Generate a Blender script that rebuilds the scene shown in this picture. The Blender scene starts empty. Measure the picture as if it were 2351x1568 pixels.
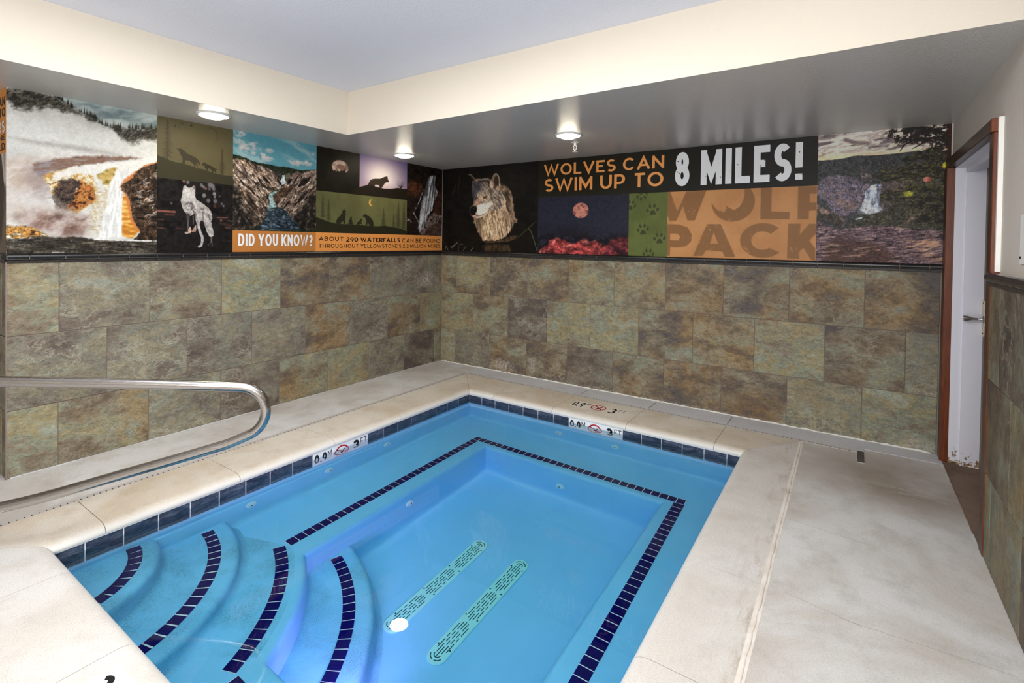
import bpy, bmesh, math, random
import numpy as np
from mathutils import Vector, Matrix

random.seed(7)
C = bpy.context.scene.collection
S = bpy.context.scene

# ------------------------------------------------------------------ camera, world, lights, exposure
W_PX = 2351.0
cam_d = bpy.data.cameras.new('camera')
cam = bpy.data.objects.new('camera', cam_d)
C.objects.link(cam)
cam_d.sensor_fit = 'HORIZONTAL'
cam_d.sensor_width = 36.0
cam_d.lens = 1161.6 / W_PX * 36.0
cam_d.shift_x = (1175.5 - 1168.09) / W_PX
cam_d.shift_y = (573.18 - 784.0) / W_PX
cam_d.clip_start = 0.02
RGT = Vector((0.82798478, 0.56056065, 0.01459334))
FWD = Vector((-0.56038651, 0.82810459, -0.01448279))
FWD.normalize()
RGT = (RGT - FWD * RGT.dot(FWD)).normalized()
UPV = RGT.cross(FWD)
cam.matrix_world = Matrix(((RGT.x, UPV.x, -FWD.x, 4.1936), (RGT.y, UPV.y, -FWD.y, -4.7183),
                           (RGT.z, UPV.z, -FWD.z, 1.4772), (0, 0, 0, 1)))
S.camera = cam

world = bpy.data.worlds.new('world')
S.world = world
world.use_nodes = True
world.node_tree.nodes['Background'].inputs[0].default_value = (0.6, 0.65, 0.7, 1)
world.node_tree.nodes['Background'].inputs[1].default_value = 0.05

S.view_settings.view_transform = 'Standard'
S.view_settings.look = 'None'
S.view_settings.gamma = 1.0
S.view_settings.use_curve_mapping = False
S.view_settings.exposure = 0.0
try:
    S.cycles.use_denoising = True
    S.cycles.max_bounces = 10
    S.cycles.diffuse_bounces = 5
    S.cycles.transmission_bounces = 8
    S.cycles.glossy_bounces = 4
    S.cycles.caustics_refractive = True
    S.cycles.caustics_reflective = False
    S.cycles.blur_glossy = 1.0
    S.cycles.sample_clamp_indirect = 6.0
except Exception:
    pass

def area_light(name, loc, target, sx, sy, power, color=(1, 1, 1)):
    d = bpy.data.lights.new(name, 'AREA')
    d.shape = 'RECTANGLE'
    d.size, d.size_y = sx, sy
    d.energy = power
    d.color = color
    o = bpy.data.objects.new(name, d)
    C.objects.link(o)
    o.location = loc
    v = Vector(target) - Vector(loc)
    o.rotation_euler = v.to_track_quat('-Z', 'Y').to_euler()
    return o

# the photographer's flash bounced off the raised ceiling, unseen fills added behind the camera and under that ceiling,
# and the pool's own underwater lamp in the near bench wall
area_light('bounce_flash', (3.5, -5.3, 1.75), (2.6, -3.9, 2.72), 0.5, 0.5, 27, (1.0, 1.0, 0.99))
area_light('soft_fill', (4.1, -5.95, 1.75), (1.4, -0.6, 1.25), 2.0, 1.0, 132, (1.0, 0.995, 0.985))  # added unseen fill that brightens the walls and fascia
area_light('recess_fill', (2.5, -3.7, 2.69), (2.5, -3.7, 0.0), 2.2, 1.6, 80, (1.0, 1.0, 0.995))  # added unseen fill shining down on the deck and pool
pl = bpy.data.lights.new('pool_lamp', 'SPOT')
pl.energy = 24
pl.color = (1.0, 0.36, 1.0)
pl.spot_size = math.radians(105)
pl.spot_blend = 0.8
pl.shadow_soft_size = 0.07
plo = bpy.data.objects.new('pool_lamp', pl)
C.objects.link(plo)
plo.location = (2.62, -3.46, -0.66)
plo.rotation_euler = (Vector((1.75, -2.85, -0.80)) - plo.location).to_track_quat('-Z', 'Y').to_euler()

# ------------------------------------------------------------------ helpers: objects
def tag(o, label=None, cat=None, group=None, kind=None):
    if label: o['label'] = label
    if cat: o['category'] = cat
    if group: o['group'] = group
    if kind: o['kind'] = kind
    return o

def link(name, me, mat=None, parent=None, loc=(0, 0, 0), rotz=0.0):
    o = bpy.data.objects.new(name, me)
    C.objects.link(o)
    if mat is not None and me is not None and not me.materials:
        for m in (mat if isinstance(mat, (list, tuple)) else [mat]):
            me.materials.append(m)
    o.location = loc
    o.rotation_euler = (0, 0, rotz)
    if parent: o.parent = parent
    return o

def empty(name, loc=(0, 0, 0), rotz=0.0, parent=None):
    return link(name, None, None, parent, loc, rotz)

def mesh(name, verts, faces, mids=None, smooth=None):
    me = bpy.data.meshes.new(name)
    me.from_pydata([tuple(v) for v in verts], [], faces)
    if mids is not None:
        me.polygons.foreach_set('material_index', mids)
    me.update()
    if smooth is not None:
        me.polygons.foreach_set('use_smooth', [True] * len(me.polygons))
        me.set_sharp_from_angle(angle=math.radians(smooth))
    return me

class MB:
    """collects boxes, prisms and tubes into one mesh"""
    def __init__(self):
        self.v, self.f, self.m = [], [], []
    def add(self, vs, fs, mid=0):
        b = len(self.v)
        self.v += [tuple(p) for p in vs]
        self.f += [tuple(i + b for i in f) for f in fs]
        self.m += [mid] * len(fs)
        return self
    def box(self, a, b, mid=0):
        x0, y0, z0 = a; x1, y1, z1 = b
        return self.add([(x0, y0, z0), (x1, y0, z0), (x1, y1, z0), (x0, y1, z0), (x0, y0, z1), (x1, y0, z1), (x1, y1, z1), (x0, y1, z1)],
                        [(0, 3, 2, 1), (4, 5, 6, 7), (0, 1, 5, 4), (1, 2, 6, 5), (2, 3, 7, 6), (3, 0, 4, 7)], mid)
    def prism(self, poly, z0, z1, mid=0):
        n = len(poly)
        vs = [(x, y, z0) for x, y in poly] + [(x, y, z1) for x, y in poly]
        fs = [tuple(range(n - 1, -1, -1)), tuple(range(n, 2 * n))] + [(i, (i + 1) % n, n + (i + 1) % n, n + i) for i in range(n)]
        return self.add(vs, fs, mid)
    def tube(self, pts, r, n=16, caps=True, mid=0):
        pts = [Vector(p) for p in pts]
        rs = r if isinstance(r, (list, tuple)) else [r] * len(pts)
        ref = None; rings = []
        for i, p in enumerate(pts):
            t = (pts[min(i + 1, len(pts) - 1)] - pts[max(i - 1, 0)]).normalized()
            if ref is None:
                ref = t.orthogonal().normalized()
            u = (ref - t * ref.dot(t)).normalized(); ref = u
            w = t.cross(u)
            rings.append([p + (u * math.cos(2 * math.pi * k / n) + w * math.sin(2 * math.pi * k / n)) * rs[i] for k in range(n)])
        vs = [q for ring in rings for q in ring]
        fs = []
        for i in range(len(pts) - 1):
            for k in range(n):
                fs.append((i * n + k, i * n + (k + 1) % n, (i + 1) * n + (k + 1) % n, (i + 1) * n + k))
        if caps:
            fs.append(tuple(range(n - 1, -1, -1)))
            fs.append(tuple((len(pts) - 1) * n + k for k in range(n)))
        return self.add(vs, fs, mid)
    def lathe(self, prof, n=24, axis='z', o=(0, 0, 0), mid=0):
        vs, fs = [], []
        for r, h in prof:
            for k in range(n):
                a = 2 * math.pi * k / n
                p = (r * math.cos(a), r * math.sin(a), h)
                if axis == 'x': p = (h, p[0], p[1])
                if axis == 'y': p = (p[1], h, p[0])
                vs.append((p[0] + o[0], p[1] + o[1], p[2] + o[2]))
        for i in range(len(prof) - 1):
            for k in range(n):
                fs.append((i * n + k, i * n + (k + 1) % n, (i + 1) * n + (k + 1) % n, (i + 1) * n + k))
        fs.append(tuple(range(n - 1, -1, -1)))
        fs.append(tuple((len(prof) - 1) * n + k for k in range(n)))
        return self.add(vs, fs, mid)
    def me(self, name, smooth=None):
        m = mesh(name, self.v, self.f, self.m, smooth)
        bm = bmesh.new(); bm.from_mesh(m)
        bmesh.ops.recalc_face_normals(bm, faces=bm.faces)
        bm.to_mesh(m); bm.free()
        if smooth is not None:
            m.set_sharp_from_angle(angle=math.radians(smooth))
        return m

def slab_mesh(name, w, h, d, ch=0.003, up=False):
    """thin slab with a chamfered face: w wide, h high, d deep. Face at y=0 looking to -y, centred; up=True: face at z=d looking up"""
    def ring(i, dep):
        a, b = w / 2 - i, h / 2 - i
        q = [(-a, -b), (a, -b), (a, b), (-a, b)]
        return [((x, z, d - dep) if up else (x, dep, z)) for x, z in q]
    vs = ring(0, d) + ring(0, ch) + ring(ch, 0)
    fs = [(8, 9, 10, 11)]
    for k in range(4):
        n = (k + 1) % 4
        fs += [(4 + k, 4 + n, 8 + n, 8 + k), (k, n, 4 + n, 4 + k)]
    return mesh(name, vs, fs)

# ------------------------------------------------------------------ helpers: materials
def lin(c):
    return tuple(((v / 255) / 12.92 if v / 255 <= 0.04045 else (((v / 255) + 0.055) / 1.055) ** 2.4) for v in c)

class Mat:
    def __init__(self, name, rough=0.5, color=None, spec=0.5, metal=0.0):
        self.m = bpy.data.materials.new(name)
        self.m.use_nodes = True
        self.t = self.m.node_tree
        self.b = self.t.nodes['Principled BSDF']
        self.b.inputs['Roughness'].default_value = rough
        self.b.inputs['Specular IOR Level'].default_value = spec
        self.b.inputs['Metallic'].default_value = metal
        if color is not None:
            self.b.inputs['Base Color'].default_value = (*color, 1)
    def n(self, typ, **kw):
        nd = self.t.nodes.new(typ)
        for k, v in kw.items():
            if k == 'ins':
                for kk, vv in v.items():
                    self.set(nd.inputs[kk], vv)
            else:
                setattr(nd, k, v)
        return nd
    def set(self, sock, v):
        if isinstance(v, bpy.types.NodeSocket):
            self.t.links.new(v, sock)
        elif isinstance(v, bpy.types.Node):
            self.t.links.new(v.outputs[0], sock)
        elif isinstance(v, (tuple, list)) and sock.type == 'RGBA' and len(v) == 3:
            sock.default_value = (*v, 1)
        else:
            sock.default_value = v
    def p(self, key, v):
        self.set(self.b.inputs[key], v)
    def coord(self, which='Object'):
        return self.n('ShaderNodeTexCoord').outputs[which]
    def pos(self):
        return self.n('ShaderNodeNewGeometry').outputs['Position']
    def mapping(self, vec, scale=(1, 1, 1), rot=(0, 0, 0), loc=(0, 0, 0)):
        return self.n('ShaderNodeMapping', ins={'Vector': vec, 'Scale': scale, 'Rotation': rot, 'Location': loc}).outputs[0]
    def noise(self, vec, scale, detail=4.0, rough=0.55, dist=0.0):
        return self.n('ShaderNodeTexNoise', ins={'Vector': vec, 'Scale': scale, 'Detail': detail, 'Roughness': rough, 'Distortion': dist}).outputs['Fac']
    def ramp(self, fac, stops, interp='LINEAR'):
        r = self.n('ShaderNodeValToRGB')
        r.color_ramp.interpolation = interp
        e = r.color_ramp.elements
        while len(e) < len(stops): e.new(0.5)
        for el, (p, c) in zip(e, stops):
            el.position = p
            el.color = (*c, 1) if isinstance(c, (tuple, list)) else (c, c, c, 1)
        self.set(r.inputs[0], fac)
        return r.outputs[0]
    def mix(self, fac, a, b, mode='MIX'):
        nd = self.n('ShaderNodeMix', data_type='RGBA', blend_type=mode)
        self.set(nd.inputs[0], fac); self.set(nd.inputs[6], a); self.set(nd.inputs[7], b)
        return nd.outputs[2]
    def math(self, op, a, b=0.0, clamp=False):
        nd = self.n('ShaderNodeMath', operation=op, use_clamp=clamp)
        self.set(nd.inputs[0], a); self.set(nd.inputs[1], b)
        return nd.outputs[0]
    def vmath(self, op, a, b):
        nd = self.n('ShaderNodeVectorMath', operation=op)
        self.set(nd.inputs[0], a); self.set(nd.inputs[1], b)
        return nd.outputs[1] if op in ('DISTANCE', 'DOT_PRODUCT', 'LENGTH') else nd.outputs[0]
    def bump(self, h, strength=0.3, dist=0.01):
        self.p('Normal', self.n('ShaderNodeBump', ins={'Height': h, 'Strength': strength, 'Distance': dist}))

def plain(name, color, rough=0.5, spec=0.5, metal=0.0, grain=0.06, gscale=40.0):
    """painted or moulded surface with a faint procedural mottling"""
    m = Mat(name, rough, color, spec, metal)
    if grain:
        f = m.noise(m.coord(), gscale, 3)
        m.p('Base Color', m.mix(f, tuple(c * (1 - grain) for c in color), tuple(min(1, c * (1 + grain)) for c in color)))
    return m.m

# --- textured plaster paint
def plaster(name, color, rough, spec, bump=0.25, scale=95.0, var=0.03, depth=0.006):
    m = Mat(name, rough, color, spec)
    v = m.pos()
    f = m.noise(v, scale, 3, 0.6)
    big = m.noise(v, 1.3, 3)
    m.p('Base Color', m.mix(big, tuple(c * (1 - var) for c in color), tuple(min(1, c * (1 + var)) for c in color)))
    m.bump(f, bump, depth)
    return m.m
PL_WALL = plaster('cream_wall_paint', lin((206, 198, 188)), 0.6, 0.3)
PL_FASCIA = plaster('cream_fascia_paint', lin((220, 211, 196)), 0.7, 0.2, 0.2)
PL_SOFFIT = plaster('shade_greyed_gloss_soffit_paint', lin((196, 193, 188)), 0.25, 0.6, 0.24, 80.0, 0.05, 0.009)  # cream paint greyed down: the soffit's shade is put into the colour
PL_CEIL = plaster('white_ceiling_paint', lin((226, 229, 240)), 0.55, 0.3, 0.35, 60.0)

# --- slate look wall tile: every tile object gets its own tint and cut of the pattern
def slate(name, gain=1.0, stretch=(1, 1, 1), rot=0.6, rough=0.45):
    m = Mat(name, rough, None, 0.25)
    rnd = m.n('ShaderNodeObjectInfo').outputs['Random']
    off = m.n('ShaderNodeCombineXYZ', ins={0: m.math('MULTIPLY', rnd, 37.0), 1: m.math('MULTIPLY', rnd, 91.0), 2: m.math('MULTIPLY', rnd, 53.0)})
    v = m.vmath('ADD', m.coord(), off)
    v = m.mapping(v, stretch)
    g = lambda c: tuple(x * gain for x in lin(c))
    sl = m.mapping(v, (1.0, 1.0, 1.7), (0, -rot, 0))
    n1 = m.noise(sl, 3.4, 10, 0.66, 0.25)
    n2 = m.noise(v, 2.0, 6, 0.6, 0.3)
    tint = m.math('MULTIPLY', m.math('SUBTRACT', rnd, 0.5), 0.20)
    f1 = m.math('ADD', n1, tint)
    base = m.ramp(f1, [(0.30, g((98, 90, 88))), (0.41, g((122, 108, 88))), (0.49, g((142, 131, 110))), (0.55, g((144, 150, 130))), (0.62, g((160, 146, 106))), (0.72, g((160, 166, 148)))])
    other = m.ramp(n1, [(0.32, g((96, 88, 88))), (0.44, g((132, 104, 68))), (0.53, g((160, 130, 86))), (0.64, g((138, 140, 124)))])
    which = m.math('FRACT', m.math('MULTIPLY', rnd, 7.31))
    amt = m.math('MULTIPLY', m.ramp(n2, [(0.46, 0.0), (0.62, 1.0)]), m.ramp(which, [(0.2, 0.85), (0.8, 0.25)]))
    c = m.mix(amt, base, other)
    c = m.mix(m.ramp(which, [(0.68, 0.0), (0.76, 0.5)]), c, m.ramp(f1, [(0.34, g((86, 78, 80))), (0.52, g((114, 104, 100))), (0.68, g((134, 132, 120)))]))
    fine = m.math('ADD', m.math('MULTIPLY', m.noise(sl, 22.0, 8, 0.75, 0.6), 0.62), m.math('MULTIPLY', m.noise(sl, 95.0, 4, 0.7), 0.38))
    c = m.mix(1.0, c, m.ramp(fine, [(0.33, 0.42), (0.49, 0.97), (0.66, 1.5)]), 'MULTIPLY')
    ridge = m.noise(sl, 4.2, 8, 0.72, 0.5)
    vein = m.ramp(ridge, [(0.47, 0.0), (0.497, 1.0), (0.506, 0.0)])
    vmask = m.math('MULTIPLY', vein, m.math('MULTIPLY', m.ramp(m.noise(v, 2.6, 3), [(0.42, 0.0), (0.58, 0.75)]), m.ramp(which, [(0.55, 0.55), (0.75, 1.0)])))
    c = m.mix(vmask, c, g((196, 190, 168)))
    crack = m.math('MULTIPLY', m.ramp(m.noise(sl, 6.3, 8, 0.75, 0.8), [(0.47, 0.0), (0.495, 0.55), (0.51, 0.0)]), m.ramp(m.noise(v, 3.3, 3), [(0.45, 0.0), (0.6, 1.0)]))
    c = m.mix(crack, c, g((70, 60, 52)))
    return m, c, sl, ridge, fine
def slate_mat(name, gain=1.0, stretch=(1, 1, 1), rot=0.6, stains=()):
    m, c, sl, ridge, fine = slate(name, gain, stretch, rot)
    if stains:
        p = m.pos()
        sp = m.noise(p, 38.0, 6, 0.75)
        for (loc, r, amt) in stains:
            d = m.vmath('LENGTH', m.mapping(m.vmath('SUBTRACT', p, loc), tuple(1.0 / q for q in r)), (0, 0, 0))
            k = m.math('MULTIPLY', m.ramp(d, [(0.2, amt), (1.0, 0.0)]), m.ramp(sp, [(0.42, 0.0), (0.62, 1.0)]))
            c = m.mix(k, c, lin((205, 200, 192)))
    c = m.n('ShaderNodeHueSaturation', ins={'Saturation': 0.95, 'Color': c}).outputs[0]
    m.p('Base Color', c)
    h = m.math('ADD', m.math('MULTIPLY', ridge, 1.0), m.math('MULTIPLY', fine, 0.35))
    m.bump(h, 0.75, 0.014)
    return m.m
SLATE = slate_mat('slate_wall_tile', 0.86, stains=[((0.93, 0.0, 0.07), (0.22, 0.2, 0.10), 0.9), ((1.33, 0, 0.13), (0.06, 0.2, 0.13), 0.7),
                                                ((0.0, -0.28, 1.02), (0.2, 0.24, 0.12), 0.75), ((4.62, 0, 0.03), (0.2, 0.2, 0.1), 0.5),
                                                ((3.0, 0, 0.0), (2.6, 0.2, 0.035), 0.5)])
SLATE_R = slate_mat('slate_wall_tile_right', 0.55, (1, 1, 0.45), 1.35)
GROUT = plain('mauve_grout', lin((136, 122, 114)), 0.9, 0.2, grain=0.15, gscale=60)
BLACK_TRIM = plain('black_glazed_trim', lin((26, 25, 27)), 0.28, 0.5, grain=0.3, gscale=25)
m_ = Mat('dark_slate_liner', 0.4, None, 0.4)
m_.b.inputs['Specular IOR Level'].default_value = 0.2
m_.p('Base Color', m_.ramp(m_.noise(m_.coord(), 30, 6, 0.7), [(0.3, lin((32, 31, 33))), (0.7, lin((66, 62, 58)))]))
LINER = m_.m

# --- deck concrete
def concrete(name, base, stain, amt, rough=0.75, spec=0.25, streak=0.35):
    m = Mat(name, rough, None, spec)
    v = m.pos()
    n1 = m.noise(v, 1.5, 7, 0.62, 0.6)
    n2 = m.noise(m.mapping(v, (1, 1, 1)), 6.0, 7, 0.7)
    fine = m.noise(m.mapping(v, (1, 2.2, 1), (0, 0, 0.4)), 110.0, 5, 0.8)
    c = m.mix(m.ramp(n1, [(0.42, 0.0), (0.62, amt)]), base, stain)
    c = m.mix(m.ramp(n2, [(0.5, 0.0), (0.72, amt * 0.6)]), c, tuple(x * 0.72 for x in stain))
    c = m.mix(1.0, c, m.ramp(fine, [(0.3, 0.72), (0.52, 1.0), (0.75, 1.08)]), 'MULTIPLY')
    specks = m.ramp(m.noise(v, 210.0, 2, 0.5), [(0.72, 0.0), (0.76, 1.0)])
    c = m.mix(m.math('MULTIPLY', specks, 0.35), c, tuple(x * 0.4 for x in stain))
    m.p('Base Color', c)
    m.bump(m.math('ADD', fine, m.math('MULTIPLY', n2, 0.5)), 0.18, 0.004)
    return m
def dist_mask(m, loc, r, lo, hi):
    d = m.vmath('LENGTH', m.mapping(m.vmath('SUBTRACT', m.pos(), loc), tuple(1.0 / q for q in r)), (0, 0, 0))
    return m.ramp(d, [(lo, 1.0), (hi, 0.0)])
mc = concrete('deck_concrete', lin((210, 209, 207)), lin((186, 177, 168)), 0.75)
c0 = mc.b.inputs['Base Color'].links[0].from_socket
# worn brown traffic patch before the door, scuffed white paint marks
wear = mc.math('MULTIPLY', dist_mask(mc, (4.5, -0.75, 0), (0.75, 0.55, 1), 0.3, 1.2), mc.ramp(mc.noise(mc.pos(), 2.4, 5), [(0.3, 0.35), (0.6, 1.0)]))
c1 = mc.mix(wear, c0, lin((150, 138, 126)))
scuff = mc.math('MULTIPLY', dist_mask(mc, (4.45, -0.86, 0), (0.34, 0.12, 1), 0.3, 1.0), mc.ramp(mc.noise(mc.mapping(mc.pos(), (2, 30, 1), (0, 0, 0.15)), 3.0, 5), [(0.55, 0.0), (0.68, 0.6)]))
c1 = mc.mix(scuff, c1, lin((226, 222, 216)))
mc.p('Base Color', c1)
DECK = mc.m
STRIP = concrete('painted_gutter_concrete', lin((206, 206, 211)), lin((188, 186, 186)), 0.4, 0.6).m
def coping_mat(name, base, stain, amt, nose, dirt=False):
    m = concrete(name, base, stain, amt, 0.6, 0.3)
    top = m.b.inputs['Base Color'].links[0].from_socket
    xyz = m.n('ShaderNodeSeparateXYZ', ins={0: m.pos()})
    z = xyz.outputs[2]
    if dirt:   # brown smudges beside the caulked outer joint
        far = m.ramp(m.math('DIVIDE', m.math('SUBTRACT', xyz.outputs[0], 3.76), 0.145), [(0.0, 0.0), (1.0, 1.0)])
        sm = m.math('MULTIPLY', far, m.ramp(m.noise(m.mapping(m.pos(), (4, 1, 1)), 3.5, 7, 0.75), [(0.50, 0.0), (0.66, 0.75)]))
        top = m.mix(sm, top, lin((150, 126, 100)))
    k = m.math('MULTIPLY', m.ramp(m.math('ADD', m.math('MULTIPLY', z, 20.0), 1.0), [(0.55, 1.0), (0.98, 0.0)]), 0.8)   # the rounded nose is coloured paler than the top
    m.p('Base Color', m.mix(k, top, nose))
    return m.m
COPING = coping_mat('cream_coping_stone', lin((214, 206, 194)), lin((194, 176, 152)), 0.7, lin((224, 222, 218)))
COPING_W = coping_mat('white_coping_stone', lin((212, 209, 205)), lin((196, 188, 178)), 0.6, lin((216, 213, 209)), True)
THRESH = concrete('brown_threshold_concrete', lin((128, 108, 94)), lin((92, 74, 62)), 0.9).m
mm = Mat('stained_mortar', 0.85, None, 0.2)
nn = mm.noise(mm.pos(), 5.0, 6, 0.7)
mm.p('Base Color', mm.ramp(nn, [(0.30, lin((150, 130, 106))), (0.42, lin((206, 196, 184))), (0.7, lin((228, 222, 214)))]))
MORTAR = mm.m
CAULK = plain('white_caulk', lin((226, 224, 216)), 0.8, 0.2, grain=0.1)
SLOT = plain('dark_slot', lin((40, 36, 32)), 0.9, 0.1, grain=0.2)
DRAINPLASTIC = plain('grey_drain_plastic', lin((186, 180, 174)), 0.5, 0.3, grain=0.1, gscale=20)
SCORE = plain('faint_score', lin((164, 156, 148)), 0.9, 0.1, grain=0.2)
JOINT = plain('dark_joint', lin((96, 82, 68)), 0.9, 0.1, grain=0.3)

# --- pool
def pool_shell(name, specks):
    m = Mat(name, 0.4, None, 0.3)
    v = m.pos()
    base, deep = POOL_A, POOL_B
    c = m.mix(m.noise(v, 2.0, 4), base, deep)
    c = m.mix(m.ramp(m.noise(v, 60, 3), [(0.4, 0.0), (0.6, 0.25)]), c, tuple(x * 0.9 for x in base))
    patch = m.ramp(m.noise(v, 3.2, 5, 0.6, 0.4), [(0.4, 0.1), (0.62, 1.0)])
    if specks:
        s = m.math('MULTIPLY', m.ramp(m.noise(v, 240, 3, 0.75), [(0.50, 0.0), (0.66, 0.9)]), patch)
        c = m.mix(m.math('MULTIPLY', patch, 0.3 if specks > 0.5 else 0.05), c, lin((70, 150, 170)))
        c = m.mix(m.math('MULTIPLY', s, specks), c, lin((18, 70, 80)))
    m.p('Base Color', c)
    return m.m
POOL_A = (0.18, 0.64, 0.95)
POOL_B = (0.14, 0.56, 0.92)
SHELL = pool_shell('blue_pool_plaster', 0.12)
SHELL_STEP = pool_shell('blue_step_plaster', 0.85)
NAVY = plain('navy_glazed_tile', lin((6, 8, 84)), 0.3, 0.08, grain=0.35, gscale=12)
PALE_GROUT = plain('pale_pool_grout', lin((196, 226, 232)), 0.8, 0.2, grain=0.1)
WHITE_GROUT = plain('white_pool_grout', lin((238, 240, 242)), 0.6, 0.3, grain=0.03)
mw = Mat('dark_waterline_tile', 0.16, None, 0.5)
rn = mw.n('ShaderNodeObjectInfo').outputs['Random']
ov = mw.vmath('ADD', mw.coord(), mw.n('ShaderNodeCombineXYZ', ins={0: mw.math('MULTIPLY', rn, 71.0), 1: mw.math('MULTIPLY', rn, 33.0), 2: mw.math('MULTIPLY', rn, 59.0)}))
sk = mw.mapping(ov, (1, 1, 3.0), (0, 0.5, 0))
w1 = mw.noise(sk, 9.0, 8, 0.7, 1.2)
wb = mw.ramp(w1, [(0.32, lin((24, 30, 52))), (0.5, lin((56, 64, 84))), (0.66, lin((92, 96, 110)))])
wv = mw.math('MULTIPLY', mw.ramp(mw.noise(sk, 12.0, 6, 0.7, 2.0), [(0.485, 0.0), (0.5, 0.8), (0.515, 0.0)]), mw.ramp(mw.noise(ov, 7.0, 2), [(0.45, 0.0), (0.6, 1.0)]))
mw.p('Base Color', mw.mix(wv, wb, lin((150, 156, 176))))
mw.bump(w1, 0.15, 0.004)
WATERLINE = mw.m
MARKER = plain('white_marker_tile', lin((240, 240, 240)), 0.3, 0.4, grain=0.02)
MARKER_OLD = plain('worn_cream_marker', lin((214, 206, 194)), 0.6, 0.3, grain=0.06)
INK = plain('black_ink', lin((16, 16, 18)), 0.5, 0.3, grain=0.1)
RED = plain('red_ink', lin((180, 30, 44)), 0.5, 0.3, grain=0.1)
wt = bpy.data.materials.new('clear_pool_water')
wt.use_nodes = True
wt.node_tree.nodes.remove(wt.node_tree.nodes['Principled BSDF'])
gl = wt.node_tree.nodes.new('ShaderNodeBsdfGlass')
gl.inputs['IOR'].default_value = 1.333
gl.inputs['Roughness'].default_value = 0.0
gl.inputs['Color'].default_value = (0.93, 0.98, 1.0, 1)
rip = wt.node_tree.nodes.new('ShaderNodeTexNoise'); rip.inputs['Scale'].default_value = 1.2; rip.inputs['Detail'].default_value = 1.0
bp = wt.node_tree.nodes.new('ShaderNodeBump'); bp.inputs['Strength'].default_value = 0.02; bp.inputs['Distance'].default_value = 0.02
tcw = wt.node_tree.nodes.new('ShaderNodeTexCoord')
wt.node_tree.links.new(tcw.outputs['Object'], rip.inputs['Vector'])
wt.node_tree.links.new(rip.outputs['Fac'], bp.inputs['Height'])
wt.node_tree.links.new(bp.outputs[0], gl.inputs['Normal'])
wt.node_tree.links.new(gl.outputs[0], wt.node_tree.nodes['Material Output'].inputs['Surface'])
WATER = wt
GRATE = plain('aqua_plastic', lin((138, 228, 230)), 0.45, 0.2, grain=0.03)
GRATE_SLOT = plain('teal_slot', lin((14, 78, 92)), 0.8, 0.1, grain=0.1)
JET = plain('pale_aqua_plastic', lin((170, 226, 236)), 0.35, 0.4, grain=0.04)
STEEL = Mat('brushed_stainless_steel', 0.2, (0.46, 0.44, 0.42), 0.5, 1.0)
STEEL.p('Roughness', STEEL.ramp(STEEL.noise(STEEL.mapping(STEEL.coord(), (3, 3, 40)), 8, 3), [(0.3, 0.16), (0.7, 0.3)]))
STEEL = STEEL.m
CHROME = plain('chrome', (0.7, 0.7, 0.72), 0.12, 0.5, 1.0, grain=0.05)
WHITE_METAL = plain('white_enamel', lin((236, 234, 228)), 0.35, 0.5, grain=0.02)

# --- door
mwood = Mat('shaded_red_wood', 0.35, None, 0.4)  # casing faces: red-brown wood darkened, their shade put into the colour
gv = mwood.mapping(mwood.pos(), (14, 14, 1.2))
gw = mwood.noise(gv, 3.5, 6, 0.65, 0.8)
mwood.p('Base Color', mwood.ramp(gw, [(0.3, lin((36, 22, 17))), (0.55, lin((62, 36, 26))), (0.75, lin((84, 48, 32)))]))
WOOD_SHADE = mwood.m
me_ = Mat('lit_red_wood_edge', 0.4, None, 0.4)  # same casing wood, with the light on its edges put into the colour
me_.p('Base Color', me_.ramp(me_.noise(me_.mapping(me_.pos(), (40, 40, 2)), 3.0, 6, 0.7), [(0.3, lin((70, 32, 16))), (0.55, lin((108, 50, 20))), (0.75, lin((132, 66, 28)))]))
WOOD_LIT = me_.m
mj = Mat('chipped_white_door_paint', 0.4, None, 0.4)
pz = mj.n('ShaderNodeSeparateXYZ', ins={0: mj.pos()})
low = mj.ramp(pz.outputs[2], [(0.0, 1.0), (0.12, 0.35), (0.6, 0.08), (1.0, 0.0)])
chip = mj.math('GREATER_THAN', mj.math('MULTIPLY', mj.noise(mj.pos(), 34, 5, 0.7), mj.math('ADD', mj.math('MULTIPLY', low, 0.45), 0.58)), 0.51)
mj.p('Base Color', mj.mix(chip, lin((222, 222, 232)), mj.ramp(mj.noise(mj.pos(), 70, 4), [(0.35, lin((70, 40, 20))), (0.6, lin((176, 150, 110)))])))
DOORWHITE = mj.m
md = Mat('taupe_wood_grain_door', 0.5, None, 0.3)
md.p('Base Color', md.ramp(md.noise(md.mapping(md.pos(), (30, 30, 1.5)), 4, 6, 0.7), [(0.3, lin((78, 66, 62))), (0.7, lin((134, 120, 114)))]))
DOORLEAF = md.m
PLATE = plain('cream_plate', lin((212, 200, 176)), 0.5, 0.4, grain=0.25, gscale=60)

def emitter(name, color, strength):
    m = bpy.data.materials.new(name)
    m.use_nodes = True
    b = m.node_tree.nodes['Principled BSDF']
    b.inputs['Base Color'].default_value = (0.9, 0.9, 0.88, 1)
    b.inputs['Emission Color'].default_value = (*color, 1)
    b.inputs['Emission Strength'].default_value = strength
    return m
LENS = emitter('lit_lamp_lens', (1.0, 0.9, 0.68), 45.0)
TRIMRING = plain('white_lamp_trim', lin((226, 226, 226)), 0.35, 0.5, grain=0.02)

# ------------------------------------------------------------------ room shell
ZS, ZC, ZT = 2.362, 2.72, 1.3116          # soffit, raised ceiling, top of the slate
YE, XW, YF, XL = -3.896, 4.775, -6.2, -2.4  # end of the left wall, right wall, wall behind the camera, alcove end
T = 0.506
LV = [0.0, 0.4081, 0.8610, ZT]

def struct(name, me, mats, label, cat):
    return tag(link(name, me, mats), label, cat, None, 'structure')

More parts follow.
